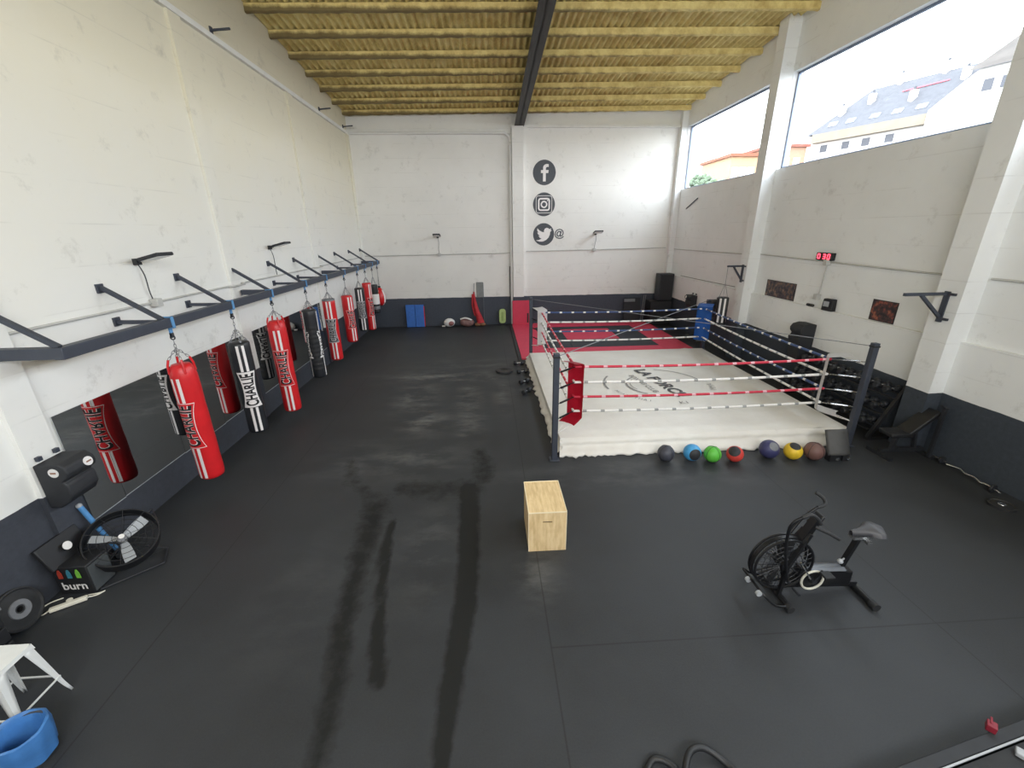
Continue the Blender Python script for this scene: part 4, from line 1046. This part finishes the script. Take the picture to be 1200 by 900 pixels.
def saddle():
    g = G()
    def f(u, v):
        # u: nose (0) -> tail (1); v across
        w = np.interp(u, [0, .15, .45, .7, .9, 1], [.025, .04, .065, .13, .14, .06]); a = (v*2-1)
        top = np.interp(u, [0, .3, .7, 1], [.05, .06, .085, .06])
        return (3.93+.33*u, 3.6+w*a, .79+top*math.sqrt(max(0, 1-a*a))*.95+.03*u)
    g.grid(f, 18, 14)
    def fb(u, v):
        w = np.interp(u, [0, .15, .45, .7, .9, 1], [.025, .04, .065, .13, .14, .06]); a = (v*2-1)
        return (3.93+.33*u, 3.6+w*a, .79+.03*u-.012*math.sqrt(max(0, 1-a*a)))
    g.grid(fb, 18, 14); bmesh.ops.remove_doubles(g.bm, verts=g.bm.verts, dist=.001); return g
obj('saddle', saddle(), M('saddle vinyl', (66, 66, 70), .5), bike, ang=70)

# ------------------------------------------------------------------ near left: fan, cooler, power strip, stool, bin
fc = Vector((-4.72, 4.62, .40)); fn = Vector((.42, -.38, .75)).normalized()
fu = fn.cross(Vector((0, 0, 1))).normalized(); fv = fu.cross(fn) * -1
fan = thing('floor_fan', 'black drum floor fan with three grey blades tilted up beside the left wall', 'fan', (-4.72, 4.62, 0))
def FP(a, b, c): return fc+fu*a+fv*b+fn*c
FR = .36
obj('drum', G().lathe([(FR, -.1), (FR+.012, -.1), (FR+.012, .07), (FR, .07), (FR-.004, -.1)], fc, fn, 40), M_BLK, fan)
for c in (.075, -.1):
    g = G()
    for rr in (.09, .16, .23, .30, FR): g.tube([FP(rr*math.cos(k*2*PI/36), rr*math.sin(k*2*PI/36), c) for k in range(36)], .003, 4, closed=True)
    for k in range(10):
        a = k*2*PI/10; g.tube([FP(.05*math.cos(a), .05*math.sin(a), c+.005), FP(FR*math.cos(a), FR*math.sin(a), c)], .003, 4)
    obj('grille', g, M_BLK, fan)
for k in range(3):
    a = k*2*PI/3+.5+PI/3
    def bl(u, v, a=a):
        r_ = .05+.26*u; w = (.035+.045*u)*(1-.3*u*u); b = (v-.5)*2*w
        return FP(r_*math.cos(a)-b*math.sin(a), r_*math.sin(a)+b*math.cos(a), .0+.05*(v-.5))
    g = G().grid(bl, 8, 6); o = obj('blade', g, M_GREYPL, fan)
hb = obj('hub', G().lathe([(0, -.05), (.05, -.05), (.05, .03), (.03, .045), (0, .045)], fc, fn, 20), M_GREYP, fan)
obj('badge', G().lathe([(0, 0), (.03, 0), (.03, .01), (0, .01)], FP(0, 0, .08), fn, 20), M_WHITE, hb)
st = smooth_path([FP(-FR-.02, 0, 0), (-5.12, 4.4, .2), (-5.02, 4.2, .03)], 5)
obj('stand', G().tube([FP(-FR-.015, 0, 0), FP(-FR-.03, -.3, -.12), (-4.98, 4.36, .02), (-4.45, 4.88, .02), FP(FR+.03, -.3, -.12), FP(FR+.015, 0, 0)], .014, 8).tube([(-4.98, 4.36, .02), (-4.75, 4.2, .02), (-4.3, 4.6, .02), (-4.45, 4.88, .02)], .014, 8), M_IRON, fan)
# cooler
cl = thing('drinks_cooler', 'black drinks cooler printed with the word burn, on the floor beside the left wall', 'cooler', (-4.98, 4.3, 0))
obj('body', G().box((-4.98, 4.31, .2), (.4, .3, .4)), M_BLK, cl, bevel=.015)
obj('side_panel', G().box((-4.776, 4.3, .2), (.01, .26, .34)), M('grey reflection panel', (74, 78, 80), .45), cl)  # lighter grey paints in the reflection on this side of the cooler
lid = obj('lid', G().box((-5.16, 4.36, .52), (.05, .5, .32), Euler((0, -.35, 0))), M_BLK, cl, bevel=.01)
obj('badge', G().lathe([(0, 0), (.05, 0), (.05, .006), (0, .006)], (-5.1, 4.36, .55), (1, 0, .36), 20), M_WHITE, lid)
g = text_g('burn', .15, .003); g.map(lambda p: (-4.97+p.x, 4.147, .13+p.y)); obj('lettering', g, M_WHITE, cl, smooth=False)
for k, c in enumerate(((170, 60, 44), (62, 130, 150), (120, 186, 70))):
    x0 = -5.08+.1*k
    obj('bottle_print', G().prism([(x0-.025, 4.148, .25), (x0+.025, 4.148, .25), (x0+.025, 4.148, .32), (x0+.008, 4.148, .37), (x0-.008, 4.148, .37), (x0-.025, 4.148, .32)], (0, 0, 0), (0, -.004, 0)), M('bottle print %d' % k, c, .5), cl, smooth=False)
t = thing('sledgehammer', 'blue handled sledgehammer leaning on the dark band of the left wall', 'hammer', (-5.05, 4.75, 0))
a, b = Vector((-5.17, 4.72, .85)), Vector((-5.02, 4.8, .1))
obj('handle', G().tube([a, a.lerp(b, .3), b], [.03, .03, .026], 12), M('blue grip', (84, 142, 196), .5), t)
obj('pommel', G().sphere(a, .034, seg=12), M_GREYPL, t)
obj('head', G().cyl((-5.1, 4.86, .06), (-4.94, 4.74, .06), .05, 16), M_IRON, t)
t = thing('power_strip', 'white power strip with a looped cable on the floor before the cooler', 'power strip', (-4.95, 3.98, 0))
d0, d1 = Vector((-5.07, 3.9, .03)), Vector((-4.80, 4.07, .03))
obj('body', G().bar(d0, d1, .055, .045), M('ivory plastic', (226, 222, 206), .45), t, bevel=.008)
obj('plug', G().cyl((-4.96, 4.03, .0), (-4.96, 4.03, .05), .03, 12), M('ivory plastic', (226, 222, 206)), t)
obj('cable', G().tube(smooth_path([d0, (-5.12, 3.86, .01), (-5.2, 3.9, .01), (-5.2, 4.02, .01), (-5.1, 4.1, .01)], 5), .007, 6), M('ivory plastic', (226, 222, 206)), t)
obj('cable', G().tube(smooth_path([d1, (-4.74, 4.12, .01), (-4.7, 4.18, .01), (-4.72, 4.14, .02), (-4.84, 4.11, .02), (-4.9, 4.06, .03)], 5), .007, 6), M('ivory plastic', (226, 222, 206)), t)
t = thing('weight_plate', 'large dark weight plate standing on edge against the left wall by the power strip', 'weight plate', (-5.15, 3.74, 0))
L = Vector((-5.16, 3.74, .235)); ax = Vector((1, 0, .25)).normalized()
obj('disc', G().lathe([(.03, -.02), (.03, .02), (.14, .02), (.16, .01), (.20, .01), (.215, .025), (.23, .02), (.23, -.02), (.03, -.02)], L, ax, 36), M_RUB, t)
obj('hub', G().lathe([(.045, .021), (.05, .03), (.1, .03), (.105, .021), (.045, .021)], L, ax, 28), M_GREYP, t)
t = thing('aerobic_step', 'stack of black and grey aerobic steps at the left edge beside the wall', 'step', (-5.06, 3.28, 0))
for k in range(3):
    z = .04+.18*k
    o = obj('riser', G().box((-5.06, 3.28, z+.04), (.26, .30, .16)), M_BLK, t, bevel=.01)
obj('deck', G().box((-5.06, 3.28, .56), (.3, .34, .05)), M_BLK2, t, bevel=.015)
obj('grey_rim', G().box((-4.905, 3.28, .565), (.012, .32, .03)).box((-5.06, 3.106, .565), (.28, .012, .03)), M_GREYP, t)
# stool
sx, sy, sh = -4.24, 2.78, .66
t = thing('metal_stool', 'white enamelled metal stool at the left edge of the view', 'stool', (sx, sy, 0))
obj('seat', G().prism([(x, y, sh) for x, y in rrect(.3, .3, .03)], (sx, sy, -.012), (sx, sy, .0)), M_STOOL, t)
g = G()
for q in range(4):
    R_ = Matrix.Rotation(q*PI/2, 3, 'Z')
    g._add([Vector((sx, sy, 0))+R_ @ Vector(p) for p in ((-.15, -.15, sh), (.15, -.15, sh), (.157, -.157, sh-.06), (.10, -.157, sh-.035), (-.10, -.157, sh-.035), (-.157, -.157, sh-.06))], [(0, 5, 4, 3, 2, 1)])
obj('apron', g, M_STOOL, t)
for qx in (-1, 1):
    for qy in (-1, 1):
        def leg(u, v, qx=qx, qy=qy):
            z = (sh-.02)*(1-u); k = .145+.065*u+.025*max(0, u-.75)**2*16*.25; w = .055*(1-u)+.02
            e = (v-.5)*2
            px, py = (k-w*max(0, -e), k-w*max(0, e))
            return (sx+qx*px, sy+qy*py, z)
        g = G().grid(leg, 10, 4); o = obj('leg', g, M_STOOL, t, ang=30); m_ = o.modifiers.new('thickness', 'SOLIDIFY'); m_.thickness = .006
obj('crossbar', G().bar((sx-.19, sy-.19, .2), (sx+.19, sy-.19, .2), .012).bar((sx-.19, sy+.19, .2), (sx+.19, sy+.19, .2), .012).bar((sx-.19, sy-.19, .2), (sx-.19, sy+.19, .2), .012).bar((sx+.19, sy-.19, .2), (sx+.19, sy+.19, .2), .012), M_STOOL, t)
# bin
bx_, by_ = -3.84, 2.42
t = thing('waste_bin', 'bin lined with a blue plastic bag at the lower left corner', 'bin', (bx_, by_, 0))
obj('bucket', G().lathe([(0, .0), (.13, .0), (.165, .31), (.17, .315), (.155, .31), (.125, .02), (0, .015)], (bx_, by_, 0), seg=36), M('bin grey', (60, 66, 76), .5), t)
def bagf(u, v):
    a = u*2*PI; prof = np.array([(.10, .06), (.13, .18), (.15, .30), (.17, .335), (.184, .325), (.190, .25), (.180, .15), (.168, .05)])
    k = v*7; i = min(6, int(k)); f_ = k-i; rr, z = prof[i]*(1-f_)+prof[i+1]*f_
    rr += .006*math.sin(a*9+v*5)*v + .008*math.sin(a*4+1)*v; z += .012*math.sin(a*3)*(v > .3)
    return (bx_+rr*math.cos(a), by_+rr*math.sin(a), z)
obj('bin_bag', G().grid(bagf, 72, 14), M_BLUEBAG, t)
obj('bag_bottom', G().lathe([(0, .055), (.105, .06)], (bx_, by_, 0), seg=24), M_BLUEBAG, t)

# ------------------------------------------------------------------ lower edge of the view: rope, rack rail
pts = [(1.05, 1.68, .03), (1.08, 1.92, .03), (1.19, 2.06, .03), (1.31, 2.03, .03), (1.36, 1.94, .03), (1.36, 1.84, .04), (1.41, 1.97, .09), (1.5, 2.07, .09), (1.62, 2.09, .07), (1.74, 2.02, .03), (1.79, 1.91, .03), (1.7, 1.7, .03)]
t = thing('battle_rope', 'thick black battle rope looped on the floor at the bottom edge', 'rope', (1.4, 1.9, 0))
obj('rope', G().tube(smooth_path(pts, 6), .026, 12), M('rope black', (30, 31, 33), .45, bump=.4, scale=30), t)
obj('end_sleeve', G().tube([(1.772, 1.95, .03), (1.788, 1.87, .03)], .031, 12), M_GREYP, t)
t = thing('treadmill', 'dark treadmill deck with a light side rail cutting the lower right corner', 'treadmill', (4.3, 1.6, 0))
q0, q1 = Vector((2.7, 1.73, .16)), Vector((5.2, 2.185, .16)); dd = (q1-q0).normalized(); nn = Vector((dd.y, -dd.x, 0))
obj('side_rail', G().bar(q0, q1, .09, .06), M_BLK2, t, bevel=.01)
obj('edge_trim', G().bar(q0+nn*.055+Vector((0, 0, .035)), q1+nn*.055+Vector((0, 0, .035)), .012, .012), M_GREYPL, t)
obj('deck', G().bar(q0+nn*.33, q1+nn*.33, .52, .04), M_RUB, t)
for k_ in (0, .55): obj('foot', G().bar(q0+nn*k_-Vector((0, 0, .1)), q1+nn*k_-Vector((0, 0, .1)), .08, .12), M_BLK, t)
tag(obj('resistance_clip', G().box((3.91, 2.005, .222), (.07, .06, .06), Euler((0, 0, .7))).box((3.93, 2.03, .255), (.07, .015, .01), Euler((0, 0, .7))), M('dark red plastic', (130, 30, 46), .5), bevel=.005), 'small dark red block resting on the dark rail at the lower right', 'clip')
tag(obj('white_clip', G().box((3.95, 1.83, .20), (.07, .06, .04), Euler((0, 0, .7))), M_GREYPL, bevel=.008), 'small pale block inside the light edge at the lower right corner', 'clip')

# ------------------------------------------------------------------ outside the windows
CAM = Vector((0, 0, 4.0))
A = CAM+Vector((526.1, 542.3, 122.8))*.1; B = CAM+Vector((393.5, 541.5, 101.0))*.1215
ED = (A-B); ED.z = 0; ED.normalize(); EN = Vector((-ED.y, ED.x, 0))
if EN.dot(A-CAM) < 0: EN = -EN          # points away from the hall
he = A.z
def E(s, d, z):                        # along the facade from B, depth behind it, height
    p = B+ED*s+EN*d; return Vector((p.x, p.y, z))
M_FAC = M('white render', (190, 188, 184), .9, var=.03, scale=.5); M_COR = M('pale cornice', (120, 112, 98), .9, var=.1, scale=1.2); M_PANE = M('dark pane', (58, 60, 66), .5)
M_SKYL = M('skylight', (150, 160, 176), .3); M_CHIM = M('chimney render', (190, 184, 178), .9)
t = thing('apartment_building', 'white apartment block with a slate roof, chimneys and roof windows seen through the nearer window', 'building', E(8, 4, -.25))
L = (A-B).length
obj('wall', G().box(E(L/2+6, 5.0, he/2), (L+14, 10, he), Matrix((ED, EN, Vector((0, 0, 1)))).transposed()), M_FAC, t, smooth=False)
obj('cornice', G().box(E(L/2-.3, -.35, he-.55), (L+.4, .7, 1.1), Matrix((ED, EN, Vector((0, 0, 1)))).transposed()), M_COR, t, smooth=False)
rp = [E(-1.4, -.6, he-.0), E(L+.2, -.6, he), E(L+3.4, 5.6, he+6.0), E(L+11, 5.6, he+6.4), E(L+11, 9, he+6.4), E(4, 9, he+6), E(4.6, 5.6, he+6.0)]
g = G(); g._add([E(-1.4, -.7, he), E(L+13, -.7, he), E(L+13, 4.6, he+5.2), E(3.2, 4.6, he+5.2), E(L+13, 11, he), E(-1.4, 11, he)], [(0, 1, 2, 3), (3, 2, 4, 5), (0, 3, 5), (1, 4, 2)])
rf = obj('roof', g, M_SLATE, t, smooth=False)
def RP(s, f): return E(s, -.7+5.3*f, he+5.2*f)      # point on the front slope
RM = Matrix((ED, (Vector(RP(0, 1))-Vector(RP(0, 0))).normalized(), ED.cross((Vector(RP(0, 1))-Vector(RP(0, 0))).normalized()))).transposed()
for s_ in (1.4, 3.6, 6.4, 8.8, 11.2): obj('skylight', G().box(RP(s_, .2), (1.0, .75, .16), RM), M_SKYL, rf, smooth=False)
for s_, f_ in ((1.5, .45), (4.4, .62), (6.3, 1.0), (9.4, .45), (10.8, 1.0), (13.4, .72), (17.6, 1.0)):
    c = obj('chimney', G().box(RP(s_, f_)+Vector((0, 0, .3)), (.6, .6, 1.3)), M_CHIM, rf, smooth=False)
    obj('pot', G().cyl(RP(s_, f_)+Vector((0, 0, .95)), RP(s_, f_)+Vector((0, 0, 1.3)), .16, 10), M_PANE, c)
obj('ridge_line', G().bar(RP(7.5, .70)+Vector((0, 0, .1)), RP(12, .72)+Vector((0, 0, .1)), .12), M('red flashing', (200, 90, 100), .7), rf)
# the taller wing at the right end
g = G().prism([E(L+.0, -1.0, -.2), E(L+14, -1.0, -.2), E(L+14, -1.0, he+3.3), E(L+3.6, -1.0, he+3.3), E(L, -1.0, he+.2)], (0, 0, 0), EN*5)
wg = obj('wing_wall', g, M_FAC, t, smooth=False)
for s_ in (4.6, 6.0, 7.4, 8.8, 10.2): obj('window', G().box(E(L+s_, -1.02, he+1.6), (.8, .06, 1.1), Matrix((ED, EN, Vector((0, 0, 1)))).transposed()), M_PANE, wg, smooth=False)
g = G(); g._add([E(L+2.8, -1.5, he+3.2), E(L+14.5, -1.5, he+3.3), E(L+14.5, 3, he+7), E(L+4.5, 3, he+6.6)], [(0, 1, 2, 3)])
obj('wing_roof', g, M('weathered slate', (70, 64, 58), .9, var=.2, scale=.6), t, smooth=False)
for s_ in (.4, 3.2, 5.6, 8.2): obj('window', G().box(E(s_+.6, -.02, he-1.9), (.9, .06, .9), Matrix((ED, EN, Vector((0, 0, 1)))).transposed()), M_PANE, t, smooth=False)
def far_house(dl, dr, dist, label, body, roofc):
    P0, P1 = CAM+Vector(dl)*dist, CAM+Vector(dr)*dist
    u = (P1-P0); u.z = 0; w = u.length; u.normalize(); n = Vector((-u.y, u.x, 0)); n = n if n.y > 0 else -n
    zt = (P0.z+P1.z)/2; c = (P0+P1)/2
    t = thing('house', label, 'building', (c.x, c.y, -.25)); RMx = Matrix((u, n, Vector((0, 0, 1)))).transposed()
    cc = c+n*4
    obj('wall', G().box((cc.x, cc.y, zt/2-.1), (w, 8, zt+.2), RMx), M('render '+label[:8], body, .9, var=.04, scale=.4), t, smooth=False)
    obj('roof', G().box((cc.x, cc.y, zt+.15), (w+.6, 8.6, .35), RMx), M('tile '+label[:8], roofc, .9), t, smooth=False)
    for k in range(3):
        p = P0.lerp(P1, (k+.6)/3.4); obj('window', G().box((p.x-n.x*.02, p.y-n.y*.02, zt-1.9), (.9, .06, 1.2), RMx), M_CHIM, t, smooth=False)
    p = P0.lerp(P1, .55); obj('chimney', G().box((p.x+n.x*2, p.y+n.y*2, zt+.8), (.7, .7, 1.3)), M_CHIM, t, smooth=False)
    return t
far_house((.625, 1, .154), (.705, 1, .173), 62, 'orange house with a red corner strip seen at the left of the nearer window', (150, 112, 90), (120, 70, 56))
far_house((.539, 1, .139), (.60, 1, .153), 60, 'low peach coloured house seen at the right of the far window', (160, 126, 96), (132, 76, 56))
M_LEAF = M('leaf green', (84, 98, 76), .9, var=.3, scale=1.2)
def tree(pos, h, r, label, seed):
    rnd = random.Random(seed); t = thing('tree', label, 'tree', pos, 'trees beyond the far window'); P = Vector(pos)
    obj('trunk', G().tube([P, P+Vector((0, 0, h*.6))], [.25, .14], 8), M('bark', (92, 80, 66), .9), t)
    g = G()
    for k in range(60):
        a, b = rnd.uniform(0, 2*PI), rnd.uniform(-1, 1); q = rnd.uniform(.55, 1)*r; s = math.sqrt(1-b*b)
        c = P+Vector((0, 0, h*.72))+Vector((q*s*math.cos(a), q*s*math.sin(a), q*b*.8))
        g.sphere(c, rnd.uniform(.28, .5)*r*.55, (1, 1, .8), 6, Euler((rnd.random()*3, rnd.random()*3, 0)))
    obj('crown', g, M_LEAF, t, smooth=False)
for k, (dx, dz, yy, lb) in enumerate(((.452, .109, 66, 'pale green tree farthest left in the far window'), (.474, .121, 56, 'pale green tree second from the left in the far window'), (.501, .116, 50, 'pale green tree in the middle of the row in the far window'), (.527, .106, 53, 'pale green tree next to the peach house in the far window'))):
    tree((dx*yy, yy, -.25), (4+dz*yy-1.6)/.72, 1.6, lb, k)

# ------------------------------------------------------------------ light
w = bpy.data.worlds.new('overcast'); SC.world = w; w.use_nodes = True
nt = w.node_tree; bg = nt.nodes['Background']
tc = nt.nodes.new('ShaderNodeTexCoord'); sp_ = nt.nodes.new('ShaderNodeSeparateXYZ'); rp_ = nt.nodes.new('ShaderNodeValToRGB')
nt.links.new(tc.outputs['Generated'], sp_.inputs[0]); nt.links.new(sp_.outputs[2], rp_.inputs[0]); nt.links.new(rp_.outputs[0], bg.inputs[0])
rp_.color_ramp.elements[0].position = 0; rp_.color_ramp.elements[0].color = (.95, .97, 1, 1)
rp_.color_ramp.elements[1].position = 1; rp_.color_ramp.elements[1].color = (.80, .90, 1, 1)
bg.inputs[1].default_value = 10.0
def area(name, loc, rot, sx_, sy_, power, col=(1, 1, 1), portal=False):
    l = bpy.data.lights.new(name, 'AREA'); l.shape = 'RECTANGLE'; l.size = sx_; l.size_y = sy_; l.energy = power; l.color = col
    if portal: l.cycles.is_portal = True
    o = bpy.data.objects.new(name, l); COL.objects.link(o); o.location = loc; o.rotation_euler = rot; return o
for i, (a, b) in enumerate(WINS):
    area('window_portal', (XR+.26, (a+b)/2, (WZ0+WZ1)/2), (0, PI/2, 0), WZ1-WZ0, b-a, 1, portal=True)
area('front_fill', (1.0, -3.6, 6.2), (math.radians(78), 0, 0), 9, 2.6, 760, (.97, .98, 1))  # added fill light behind the camera, not a fitting of the hall

# ------------------------------------------------------------------ camera
cam = bpy.data.cameras.new('camera'); co_ = bpy.data.objects.new('camera', cam); COL.objects.link(co_)
cam.sensor_width = 36; cam.lens = 36*493.4/1200; cam.clip_start = .05; cam.clip_end = 400
yw, pt, rl = (math.radians(v) for v in (3.064, 19.987, .8))
fwd = Vector((math.sin(yw)*math.cos(pt), math.cos(yw)*math.cos(pt), -math.sin(pt)))
right = Vector((math.cos(yw), -math.sin(yw), 0)); down = fwd.cross(right)
r2 = right*math.cos(rl)+down*math.sin(rl); d2 = -right*math.sin(rl)+down*math.cos(rl)
Mx = Matrix((r2, -d2, -fwd)).transposed().to_4x4(); Mx.translation = CAM
co_.matrix_world = Mx
SC.camera = co_
SC.view_settings.view_transform = 'Standard'
SC.view_settings.look = 'None'
SC.view_settings.exposure = .15
SC.cycles.use_denoising = True
SC.cycles.max_bounces = 7; SC.cycles.diffuse_bounces = 5; SC.cycles.transparent_max_bounces = 8
SC.cycles.caustics_reflective = False; SC.cycles.caustics_refractive = False
SC.cycles.sample_clamp_indirect = 6
